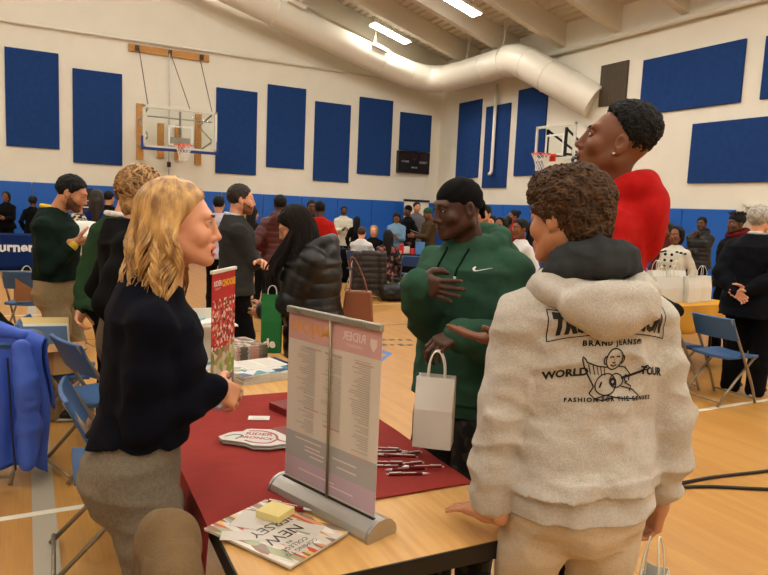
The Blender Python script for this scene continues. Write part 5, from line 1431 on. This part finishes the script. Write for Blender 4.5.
d = Sdf(); d.chain([ga.pt(.07 * math.sin(a), -.03 + .07 * math.cos(a), 1.505) for a in np.linspace(0, 2 * PI, 14)], [.018] * 14, .01); P, F = d.mesh(.007); ga.put('shirt_collar', P, F, fabric('shirt_white', (.82, .81, .78)))
# ------------------------------------------------------- middle of the gym
MID = (.008, .0055, .005)
m_black = fabric('cloth_black', (.045, .043, .043)); m_nylon = mat('nylon_black', (.045, .044, .046), rough=.42, bump=.25, bscale=90, spec=.5)
m_khaki = fabric('chino_khaki', (.56, .48, .36), var=.08); m_white = fabric('shirt_white2', (.80, .79, .78))


def collar(f, m, r=.060, t=.014, z=1.50, name='shirt_collar'):
    d = Sdf(); d.chain([f.pt(r * math.sin(a), -.03 + r * math.cos(a), z - .012 * math.cos(a)) for a in np.linspace(0, 2 * PI, 14)], [t] * 14, .01); P, F = d.mesh(.007); f.put(name, P, F, m)


f = Figure('bearded person in a dark green sweater with yellow collar and cuffs reading a paper', at2(56, 250, 4.85), 112, 1.80, tone='tan', res=MID, head=(-4, 22, 0), hshift=(0, .045, 0), arms={'R': dict(w=tuple(atd(75, 242, 4.75))), 'L': dict(w=tuple(atd(80, 240, 5.1)))}, elbow={'R': (.3, -.6, -1), 'L': (-.3, -.6, -1)}, hand={'R': dict(wdir=(1, .35, .15), wpalm=(0, .6, .8), curl=.4), 'L': dict(wdir=(1, .2, .15), wpalm=(0, 0, 1), curl=.4)})
f.body(browc=(.05, .04, .03), headkw=dict(nose=1.1, stubble=True)).hair('short', H_dark)
f.top(fabric('sweater_bottle', (.065, .125, .10)), 'sweater', fat=.026, hem=1.0, amp=.010, sl_end=-.05).trousers(m_khaki, waist=1.08, fat=.016, r=(.092, .08, .068), amp=.010).shoes(M_shoeK)
collar(f, fabric('collar_yellow', (.82, .70, .24)), t=.013)
for k in 'LR':
    u = nrm(f.wr[k] - f.el[k]); d = Sdf(); d.cone(f.wr[k] - u * .075, f.wr[k] - u * .03, .043, .042); P, F = d.mesh(.006); f.put('cuff', P, F, MATS['collar_yellow'])
pw = atd(82, 231, 4.93); o = MB().sheet(lambda u, v: ((u - .5) * .22, (v - .5) * .30, .012 * math.sin(u * 3)), 6, 6, .004).build('paper', [M_paper], smooth=True); o.location = pw; o.rotation_euler = (rad(24), rad(4), rad(-25)); tag(o, 'white paper held by the person in the dark green sweater', 'paper')

f = Figure('bearded person in a charcoal blazer with folded arms facing right', at2(236, 260, 5.6), 96, 1.79, tone='fair', res=MID, head=(2, 2, 0), hshift=(0, .02, 0), arms={'R': (-.13, .18, 1.17), 'L': (.13, .16, 1.13)}, elbow={'R': (.8, -.1, -.8), 'L': (-.8, -.1, -.8)}, hand={'R': dict(curl=.5), 'L': dict(curl=.5)})
f.body(browc=(.1, .07, .05), headkw=dict(nose=1.15, stubble=True)).hair('short', H_dbrown)
f.top(fabric('blazer_charcoal', (.19, .19, .185)), 'blazer', fat=.026, hem=.86, amp=.008, sleeve=(.066, .060, .054, .048)).trousers(m_black).shoes(M_shoeK); collar(f, fabric('shirt_pale_blue', (.72, .76, .82)), t=.013)

f = Figure('person in a maroon puffer jacket walking away with one heel raised', at2(279, 250, 8.9), 22, 1.77, tone='dark', res=(.010, .008, .007), hshift=(0, .02, 0), arms={'L': (-.27, .05, .93), 'R': (.25, .12, .98)}, feet={'L': (-.12, -.28, .26, 0, 55), 'R': (.09, .05, .085)})
f.body().hair('short', H_dark); m_mar = mat('nylon_maroon', (.27, .075, .075), rough=.5, bump=.2, bscale=60)
f.top(m_mar, 'puffer_jacket', fat=.038, hem=.86, quilt=(.075, .010), amp=.004, sleeve=(.076, .068, .060, .05), hood=lay_hood).trousers(m_black, r=(.10, .08, .066)).shoes(m_black)

g = Figure('person with very long dark hair and black puffer coat looking down', at2(316, 260, 4.2), -58, 1.655, tone='tan', fem=True, girth=1.18, res=(.007, .005, .0045), head=(-14, 22, 0), hshift=(0, .055, -.02), lean=(0, .05), arms={'L': (-.05, .33, 1.02), 'R': (.10, .34, 1.02)}, elbow={'R': (.6, -.5, -.7), 'L': (-.6, -.5, -.7)}, hand={'R': dict(curl=.6), 'L': dict(curl=.6)})
g.body()
g.top(m_nylon, 'puffer_coat', fat=.05, hem=.42, quilt=(.095, .012), amp=.006, sleeve=(.078, .070, .062, .052), hood=lambda s, d: lay_hood(s, d, 1.15)).trousers(m_black).shoes(M_shoeK)
cap = Sdf(); cap.ell((0, -.02, .045), (.088, .112, .098), k=.01); cap.ell((0, -.07, -.05), (.085, .06, .10), k=.03); cap.plane((0, .085, .075), (0, .8, -.6), .012); cap.noise.append(lambda x, y, z: .012 * vnoise(x * 60, y * 60, z * 16)); P, F = cap.mesh(.005)
rh = random.Random(12); paths = []; radii = []
for i in range(150):
    a = rad(rh.uniform(66, 294)); sx, cy = math.sin(a), math.cos(a); ln = rh.uniform(.40, .62) ; ph = rh.uniform(0, 6.3); am = rh.uniform(.008, .022); pts = []; rw = rh.uniform(.008, .013)
    for k in range(18):
        t = k / 17
        if t < .25: q = t / .25; el = rad(80 - 82 * q); x, y, z = .092 * math.cos(el) * sx, -.02 + .115 * math.cos(el) * cy, .045 + .10 * math.sin(el)
        else: q = (t - .25) / .75; sp_ = 1 + .32 * q; x, y, z = .094 * sx * sp_ + am * q * math.sin(ph + 9 * q), -.02 + .116 * cy * sp_ * (1 if cy < 0 else 1 - .2 * q) + am * q * math.cos(ph * 1.3 + 8 * q), .045 - ln * q
        pts.append((x, y, z))
    paths.append(pts); radii.append([rw * (1 - .7 * max(0, k - 13) / 4) for k in range(18)])
TV, TF = tubes_np(paths, radii, 6, .6); V, Fq, _ = join([(P, F, 0), (TV, TF, 0)])
# the long part hangs straight down while the head is bowed
Vt = V @ g.H.T; low = np.clip((-.02 - V[:, 2]) / .15, 0, 1)[:, None]; V2 = V @ (np.stack([g.R, g.F, g.U], 1)).T; g.objs["hair"] = g.put("hair", Vt * (1 - low) + V2 * low + g.hc, Fq, mat('hair_espresso', (.085, .058, .045), rough=.75, bump=.5, bscale=120, spec=.2))
rh = random.Random(2); paths = []; radii = []
for i in range(44):
    q = -1 if i % 4 else 1; a, b, c = rh.uniform(-.035, .035), rh.uniform(-.03, .02), rh.uniform(0, 6.3); L = rh.uniform(.46, .66); pts = []
    for k in range(20):
        t = k / 19; z = .02 - L * t; pts.append((q * (.080 + .045 * min(1, t * 2)) + a * min(1, t * 3) + .022 * t * math.sin(c + 13 * t), -.01 + .145 * min(1, t * 1.7) ** 1.2 + b * min(1, t * 3) + .012 * t * math.cos(c + 9 * t), z))
    paths.append(pts); r_ = rh.uniform(.008, .013); radii.append([r_ * (1 - .8 * max(0, k - 12) / 7) for k in range(20)])
TV, TF = tubes_np(paths, radii, 6, .6); g.put('hair_lock', TV @ np.stack([g.R, g.F, g.U], 1).T + g.hc, TF, MATS['hair_espresso'], parent=g.objs["hair"])
# brown tote at her back, green shopper in front
tp = atd(358, 306, 4.3)
tb = empty('tote_bag', (tp[0], tp[1], tp[2] - .12), rad(-28), 'tan leather tote bag hanging behind the person in the black puffer coat', 'bag'); m_tan = mat('leather_tan', (.50, .27, .13), rough=.5, bump=.15, bscale=60)
MB().add([(x * w, y * d, z) for z, w, d in ((0, .105, .06), (.22, .085, .03)) for x, y in ((-1, -1), (1, -1), (1, 1), (-1, 1))], [(3, 2, 1, 0), (4, 5, 6, 7), (0, 1, 5, 4), (1, 2, 6, 5), (2, 3, 7, 6), (3, 0, 4, 7)]).build('sack', [m_tan], tb, bevel=.012)
for q in (-1, 1): MB().tube(catmull([(-.06, q * .02, .20), (-.05, q * .015, .30), (-.06, 0, .42), (-.03, 0, .42), (.03, q * .015, .30), (.06, q * .02, .20)], 5), .008, 6, flat=.5).build('handle', [m_tan], tb, smooth=True)
gp_ = atd(271, 352, 4.1)
gb = bag((gp_[0], gp_[1], gp_[2]), .12, .07, .36, rad(-25), 'green shopping bag with white lettering hanging in front of the black puffer coat', hl=.05, m=mat('bag_green', (.06, .40, .17), rough=.6))
t = MB(); text_on(t, 'de', .075, (-.01, -.038, .06), (1, 0, 0), (0, 0, 1), off=0, bold=.003); t.build('lettering', [MATS['print_white']], gb)

f = Figure('grey-haired person in a navy suit with hands clasped behind the back', at2(751, 300, 6.45), 78, 1.82, tone='fair', res=(.009, .006, .005), girth=1.2, hs=1.05, head=(4, 0, 0), arms={'R': (.06, -.235, .99), 'L': (-.05, -.25, .96)}, elbow={'R': (1, -.25, -.2), 'L': (-1, -.25, -.2)}, hand={'R': dict(dir=(-.9, -.1, -.35), palm=(0, -1, .2), curl=.6), 'L': dict(dir=(.8, -.1, -.4), palm=(0, -1, 0), curl=.5)})
f.body(); hs_ = hair_sdf('short', 0); hs_.ell((0, -.03, .04), (.088, .11, .095), k=.02); hs_.plane((0, .07, .09), (0, .7, -.7)); f.hpart('hair', hs_, .005, H_grey)
f.top(fabric('suit_navy', (.058, .066, .092)), 'suit_jacket', fat=.032, hem=.74, amp=.010, sleeve=(.074, .066, .058, .05)).trousers(fabric('suit_trousers', (.04, .04, .048)), fat=.03, r=(.115, .095, .085)).shoes(M_shoeK); collar(f, m_white, t=.015)

# -------------------------------------------------------------- far crowd
FAR = (.014, .009, .010)


def far(px, pyt, D, hd_, label, top, hair='short', hm=None, tone='brown', fem=False, bottom=None, h=None, seated=None, fat=.025, hem=.84, quilt=None, arms=None, head=(0, 0, 0), name='sweater', girth=1., hoodf=False, gap=.0):
    x, y = at2(px, pyt + 3, D); z = atd(px, pyt, D)[2] if h is None else h
    if seated: z = 1.72
    f = Figure(label, (x, y), hd_, max(1.45, min(1.95, z)), tone=tone, fem=fem, res=FAR, seated=seated, arms=arms, head=head, girth=girth)
    f.body(headkw=dict(eyes=D < 10)).hair(hair, hm or H_dark)
    f.top(top, name, fat=fat, hem=hem if not seated else (seated or 0) - .06, quilt=quilt, amp=.006, hood=hoodf, cuff=False)
    f.trousers(bottom or m_black, waist=1.02).shoes(M_shoeK, res=.012); return f


def fb(n, c, **k): return fabric(n, c, **k)
fw = lambda *p: tuple(p)
READ = {'R': (.08, .34, 1.15), 'L': (-.08, .34, 1.13)}
far(6, 192, 15.9, 205, 'person in a black jacket over a white shirt behind the blue booth table', m_black, 'bob', tone='brown', fem=True, arms={'R': (.12, .28, 1.12), 'L': (-.1, .3, 1.1)}, name='jacket')
far(33, 197, 15.3, 25, 'person in black with wide dark hair behind the end of the navy booth table', m_black, 'afro', tone='dark', name='coat', hem=.6)
far(75, 189, 6.9, 250, 'person in a black and cream patterned blouse behind the dark green sweater', cells('blouse_print', [(.70, .64, .55), (.06, .055, .05), (.78, .72, .64), (.09, .08, .07), (.35, .28, .22)], 34), 'bun', tone='tan', fem=True, name='blouse', hem=.70)
far(97, 190, 9.3, 15, 'person with long dark hair and a royal blue sweater seen from behind', fb('sweater_royal', (.07, .12, .34)), 'long', H_dbrown, 'tan', True)
far(109, 191, 12.0, 40, 'person in black standing beyond the royal blue sweater', m_black, 'short', tone='tan')
far(219, 196, 9.6, 25, 'person in a pale lavender shirt left of the charcoal blazer', fb('shirt_lavender', (.72, .70, .76)), 'short', H_dark, 'tan', name='shirt')
far(253, 207, 10.8, 60, 'person in dark clothes between the charcoal blazer and the maroon jacket', fb('jacket_charcoal', (.10, .10, .10)), 'long', H_dark, 'tan', True)
far(245, 206, 11.8, 30, 'person in a light grey top behind the charcoal blazer', fb('top_grey', (.55, .56, .56)), 'short', H_dbrown, 'tan')
far(312, 200, 11.0, 200, 'person in black right beside the red and black jacket', m_black, 'short', tone='deep')
far(320, 201, 10.4, 15, 'person in a red jacket with black back panel behind the long black hair', fb('jacket_red', (.62, .10, .07)), 'short', tone='dark', name='jacket')
far(344, 206, 16.5, 195, 'person in a white blazer and black shirt against the blue mats', fb('blazer_white', (.78, .76, .69)), 'short', tone='deep', name='blazer', hem=.74, arms=READ)
far(357, 219, 15.8, 40, 'person with black hair and black top left of the seated white shirt', m_black, 'long', tone='tan', fem=True)
far(417, 202, 16.2, 190, 'dark-haired person far back beside the black top-bar screen', fb('top_grey2', (.35, .35, .36)), 'short', tone='tan')
far(397, 212, 14.6, 215, 'person in a light denim jacket and black scarf at the black table', fb('denim', (.42, .54, .64), var=.12), 'long', H_dark, 'brown', True, name='denim_jacket', arms=READ, head=(0, 18, 0))
far(408, 206, 15.8, 265, 'person in black coat and black beanie at the black table', m_black, 'beanie', m_black, 'deep', name='coat', hem=.66)
far(430, 208, 14.6, 285, 'person in a brown coat and green knit hat holding papers', fb('coat_brown', (.26, .20, .13)), 'beanie', fb('beanie_green', (.14, .30, .22)), 'brown', name='coat', hem=.62, fat=.04, arms={'R': (.10, .36, 1.12), 'L': (-.12, .36, 1.12)}, head=(0, 16, 0))
o = MB().box((0, 0, 0), (.30, .22, .004)).build('papers', [M_paper]); o.location = atd(417, 232.5, 14.8); o.rotation_euler = (rad(14), rad(14), rad(30)); tag(o, 'white papers in the hands of the person in the brown coat', 'papers')
far(485, 205, 9.2, 250, 'person with short dark hair just right of the green hood', fb('top_slate', (.20, .22, .26)), 'short', tone='tan')
far(492, 213, 11.0, 240, 'dark-haired person second from the green hood', fb('top_navy', (.12, .14, .22)), 'short', tone='tan', h=1.62)
far(501, 216, 8.5, 250, 'person with a dark bob third from the green hood', fb('top_teal', (.16, .26, .28)), 'bob', tone='brown', fem=True, h=1.60)
far(508, 216, 12.0, 40, 'person in a dull red top left of the hair bun', fb('top_brick', (.42, .10, .08)), 'short', tone='deep', h=1.62)
far(514, 210, 13.0, 285, 'person with a high hair bun and red top behind the ponytail', fb('top_red', (.62, .11, .09)), 'bun', tone='brown')
far(521, 219, 7.6, 275, 'person with a long black ponytail and white shirt beside the boy', m_white, 'ponytail', tone='brown', fem=True, h=1.60, name='shirt')
wc = far(677, 227, 8.6, 262, 'person in a white coat with black buttons behind the white bags', fb('coat_white', (.80, .78, .72)), 'bob', H_dark, 'brown', True, name='coat', hem=.6, h=1.58)
for i in range(5):
    for q in (-1, 1):
        p_ = wc.pt(q * .05, .152, 1.36 - .085 * i) * wc.s; b = MB(); b.M = Matrix.Translation(p_) @ Matrix.Rotation(rad(-90), 4, 'X'); b.lathe([(.018, 0), (.018, .012), (.010, .016)], 10).build('button', [m_black], wc.objs['top'])
for q in (-1, 1):
    for i in range(3):
        p_ = wc.pt(q * (.09 + .05 * i), .10 - .02 * i, 1.40 - .01 * i) * wc.s; MB().box(p_, (.03, .02, .02)).build('button', [m_black], wc.objs['top'])
far(667, 223, 9.8, 270, 'person with dark hair right behind the shoulder of the red hoodie', fb('top_wine', (.30, .12, .12)), 'bob', H_dbrown, 'brown', True, h=1.64)
far(702, 217, 12.0, 250, 'person in a black puffer jacket with one hand on the chin', m_nylon, 'short', tone='deep', name='puffer_jacket', quilt=(.075, .010), fat=.035, arms={'R': (.02, .17, 1.44), 'L': (.08, .22, 1.12)})
dm = far(737, 214, 8.3, 285, 'person with short upright dreadlocks and maroon hood left of the grey-haired man', m_black, 'dreads', tone='deep', name='jacket', fat=.035, hoodf=lay_hood)
d = Sdf(); lay_hood(dm, d, 1.15); P, F = d.mesh(.012); dm.put('hood', P * 1.02 + V3(0, 0, .01), F, fb('hood_maroon', (.34, .07, .08)))

# seated group by the black table
place_chair(*at2(359, 262, 13.4), 45, 'folding chair under the person in the white shirt far back', 'far folding chairs', M_chairw)
xs, ys_ = at2(363, 240, 11.2)
far(362, 228, 13.45, 45, 'person in a white shirt sitting on a chair in the middle distance', m_white, 'short', H_brown, 'fair', seated=.50, name='shirt', arms={'R': (.1, .4, .78), 'L': (-.1, .4, .78)})
far(374, 226, 14.7, 215, 'blonde person sitting opposite the white shirt', m_black, 'bob', mat('hair_sand', (.62, .45, .23), rough=.6, bump=.4), 'fair', True, seated=.50)
far(388, 232, 12.7, 15, 'person with long dark hair and floral black dress sitting with back turned', cells('floral_print', [(.06, .05, .055), (.05, .045, .05), (.07, .06, .06), (.55, .22, .22), (.08, .07, .07), (.50, .40, .30), (.05, .05, .05)], 22), 'long', H_dark, 'tan', True, seated=.48, name='dress')
cx, cy = at2(368, 262, 12.2)
place_chair(cx, cy, 20, 'folding chair under the brown quilted coat', 'far folding chairs', M_chairw)
d = Sdf(); a = rad(20); fwd = V3(math.sin(a), math.cos(a), 0); rt = V3(math.cos(a), -math.sin(a), 0); C0 = V3(cx, cy, 0)
d.loft(C0 - fwd * .19, rt, fwd, V3(0, 0, 1), [(.12, .24, .05, 0, -.03), (.4, .26, .075, 0, -.02), (.7, .25, .08, 0, 0), (.86, .20, .075, 0, .02), (.90, .12, .05, 0, .02)], .03, quilt=(.10, .016))
for q in (-1, 1): d.cone(C0 - fwd * .22 + rt * q * .22 + V3(0, 0, .80), C0 - fwd * .26 + rt * q * .26 + V3(0, 0, .22), .075, .06, .03, quilt=(.10, .014))
d.noise.append(fold_noise(.012, 8, 8, 10)); P, F = d.mesh(.012); o = mk('coat', P, F, mat('coat_dark_brown', (.13, .10, .085), rough=.6, bump=.2, bscale=60)); tag(o, 'dark brown quilted coat hung over a chair back in the middle distance', 'coat')
bx_, by_ = onz(396, 301, 0)[:2]
db = empty('duffel_bag', (bx_, by_, 0), rad(-24), 'black duffel bag lying on the court by the seated people', 'bag')
d = Sdf(); d.loft((-.30, 0, .17), (0, 1, 0), (0, 0, 1), (1, 0, 0), [(0, .13, .12, 0, 0), (.05, .17, .155, 0, 0), (.3, .19, .168, 0, 0), (.55, .17, .155, 0, 0), (.6, .13, .12, 0, 0)], .02, pw=2.6); d.noise.append(fold_noise(.02, 9, 9, 9)); d.plane((0, 0, .004), (0, 0, -1)); P, F = d.mesh(.012); mk('sack', P, F, m_nylon, db)
for q in (-1, 1): MB().tube(catmull([(-.14, q * .10, .30), (-.10, q * .08, .40), (.10, q * .08, .40), (.14, q * .10, .30)], 5), .014, 6, flat=.4).build('handle', [M_black], db)
MB().box((-.16, -.02, .335), (.09, .05, .02)).build('name_tag', [mat('tag_yellow', (.80, .70, .12), rough=.6)], db)

# tables far back
M_blackcl = fabric('drape_black', (.035, .034, .036))
PX, PY = at2(393, 262, 13.5)
cover('draped_table', PX, PX + .82, PY, PY + .55, TZ, .735, M_blackcl, 'long table under a black floor-length cloth by the denim jacket').__setitem__('category', 'table')
for i, (c_, x, y, d_, l) in enumerate((((.72, .12, .10), 5.62, 10.2, (.10, .16, .20), 'small red box on the black table'), ((.85, .83, .80), 5.78, 10.32, (.20, .04, .15), 'white card stand on the black table'), ((.30, .50, .72), 6.0, 10.08, (.22, .03, .26), 'pale blue leaflet standing at the right end of the black table'), ((.80, .55, .50), 5.50, 10.15, (.16, .10, .07), 'flat pink packet on the black table'), ((.78, .20, .18), 5.86, 10.12, (.09, .09, .12), 'red tin beside the pale blue leaflet on the black table'))):
    o = MB().box((0, 0, d_[2] / 2), d_).build('packet', [mat('packet_%d' % i, c_, rough=.5)], bevel=.006); o.location = (PX + x - 5.3, PY + y - 9.95, TZ + .004); o.rotation_euler.z = rad(-25 + 13 * i); tag(o, l, 'packet')
o = place_chair(*at2(411, 290, 12.7), 25, 'blue folding chair by the black table, right of the duffel bag', 'far folding chairs', M_chairw)
tx2, ty2 = at2(331, 243, 14.8)
cover('draped_table', tx2 - .9, tx2 + .35, ty2 - .3, ty2 + .3, TZ, .735, M_blackcl, 'table under a black cloth in front of the white blazer').__setitem__('category', 'table')
# navy booth table at the left with its sign
M_booth = fabric('drape_booth', (.07, .15, .34)); 
tb_ = cover('draped_table', -1.6, .30, 16.2, 16.95, TZ + .02, .75, M_booth, 'booth table under a navy cloth with white lettering at the left edge', wav=.003); tb_['category'] = 'table'
t = MB(); text_on(t, 'Turner', .29, (-.27, 16.165, .50), (1, 0, 0), (0, 0, 1), off=0, bold=.010); text_on(t, 'Building the Future', .105, (-.28, 16.165, .215), (1, 0, 0), (0, 0, 1), off=0, bold=.003); t.build('lettering', [mat('booth_white', (.84, .85, .86), rough=.7)], tb_)
p0 = atd(84, 207, 12.5); o = MB().box((0, 0, 0), (.34, .03, .9)).build('display_board', [mat('board_navy', (.09, .13, .25), rough=.5)]); o.location = (p0[0], p0[1], p0[2] - .1); o.rotation_euler.z = rad(-12); tag(o, 'navy display board with pale lines behind the patterned blouse', 'display board')
b = MB()
for i in range(4): b.box((0, -.017, .22 - i * .12), (.26 - .05 * (i % 2), .002, .018))
b.build('print', [MATS['booth_white']], o)
MB().tube([(0, 0, -.45), (0, 0, -p0[2] + .1)], .015, 6).build('post', [M_dk], o); MB().lathe([(.16, -p0[2] + .1), (.15, -p0[2] + .115)], 16).build('foot', [M_dk], o)
sx0 = ony(406, 199, 18.8); sc_ = empty('screen_stand', (11.25, 18.85, 0), 0, 'white roll-up screen with a black top bar by the far corner', 'screen')
MB().box((0, 0, 1.2), (.92, .01, 1.5)).build('screen_panel', [M_white], sc_); MB().box((0, 0, 1.98), (.96, .06, .07)).build('top_bar', [M_black], sc_); MB().box((0, 0, .40), (.96, .06, .08)).build('bottom_bar', [M_black], sc_); MB().box((0, .05, 1.0), (.03, .03, 2.0)).build('post', [M_dk], sc_); MB().box((0, .03, .02), (.7, .3, .04)).build('foot', [M_dk], sc_)
# things on the left by the booth
x, y = at2(16, 275, 7.9)
bag((.0, 8.22, .478), .24, .13, .27, rad(10), 'brown paper bag standing on a chair near the booth', hl=.10, m=mat('kraft_brown', (.56, .37, .22), rough=.8))
d = Sdf(); C1 = V3(-.36, 6.55, 0); d.chain([C1 + V3(-.16, .0, .86), C1 + V3(-.02, -.05, .66), C1 + V3(.12, -.04, .50), C1 + V3(.20, 0, .485)], [.09, .12, .09, .05], .04); d.noise.append(fold_noise(.02, 9, 9, 9)); P, F = d.mesh(.012); o = mk('coat', P, F, m_black); tag(o, 'black coat bundled on the folding chair at the left edge', 'coat')
x, y = at2(34, 284, 8.6); d = Sdf(); d.ell((.16, 8.40, .53), (.07, .12, .06)); d.noise.append(fold_noise(.03, 12, 12, 12)); P, F = d.mesh(.012); o = mk('scarf', P, F, fb('scarf_red', (.68, .12, .08))); tag(o, 'red scarf bundled on the chair beside the brown paper bag', 'scarf')
# black coat on the right-hand empty chair's neighbour
cx, cy = 5.60, 4.40
place_chair(cx, cy, 100, 'folding chair under the black coat in front of the yellow cloth', 'blue folding chairs')
d = Sdf(); d.chain([(cx - .17, cy - .20, .80), (cx - .17, cy, .84), (cx - .17, cy + .20, .80)], [.06, .07, .06], .04); d.loft((cx - .19, cy, 0), (0, 1, 0), (1, 0, 0), (0, 0, 1), [(.28, .22, .06, 0, 0), (.6, .25, .09, 0, 0), (.84, .20, .07, 0, 0)], .04); d.noise.append(fold_noise(.025, 8, 8, 10)); P, F = d.mesh(.012); o = mk('coat', P, F, fb('coat_black_fur', (.06, .052, .042), var=.3)); tag(o, 'black fur-trimmed coat on a chair back left of the empty blue chair', 'coat')
# ------------------------------------------------------------------- light
w = bpy.data.worlds.new('world'); SC.world = w; w.use_nodes = True
w.node_tree.nodes['Background'].inputs[0].default_value = (1, .93, .8, 1); w.node_tree.nodes['Background'].inputs[1].default_value = .0
vs = SC.view_settings; vs.view_transform = 'Standard'; vs.look = 'None'; vs.gamma = 1; vs.use_curve_mapping = False; vs.exposure = 0.12
SC.cycles.max_bounces = 8; SC.cycles.diffuse_bounces = 4; SC.cycles.use_denoising = True
SC.cycles.sample_clamp_indirect = 6
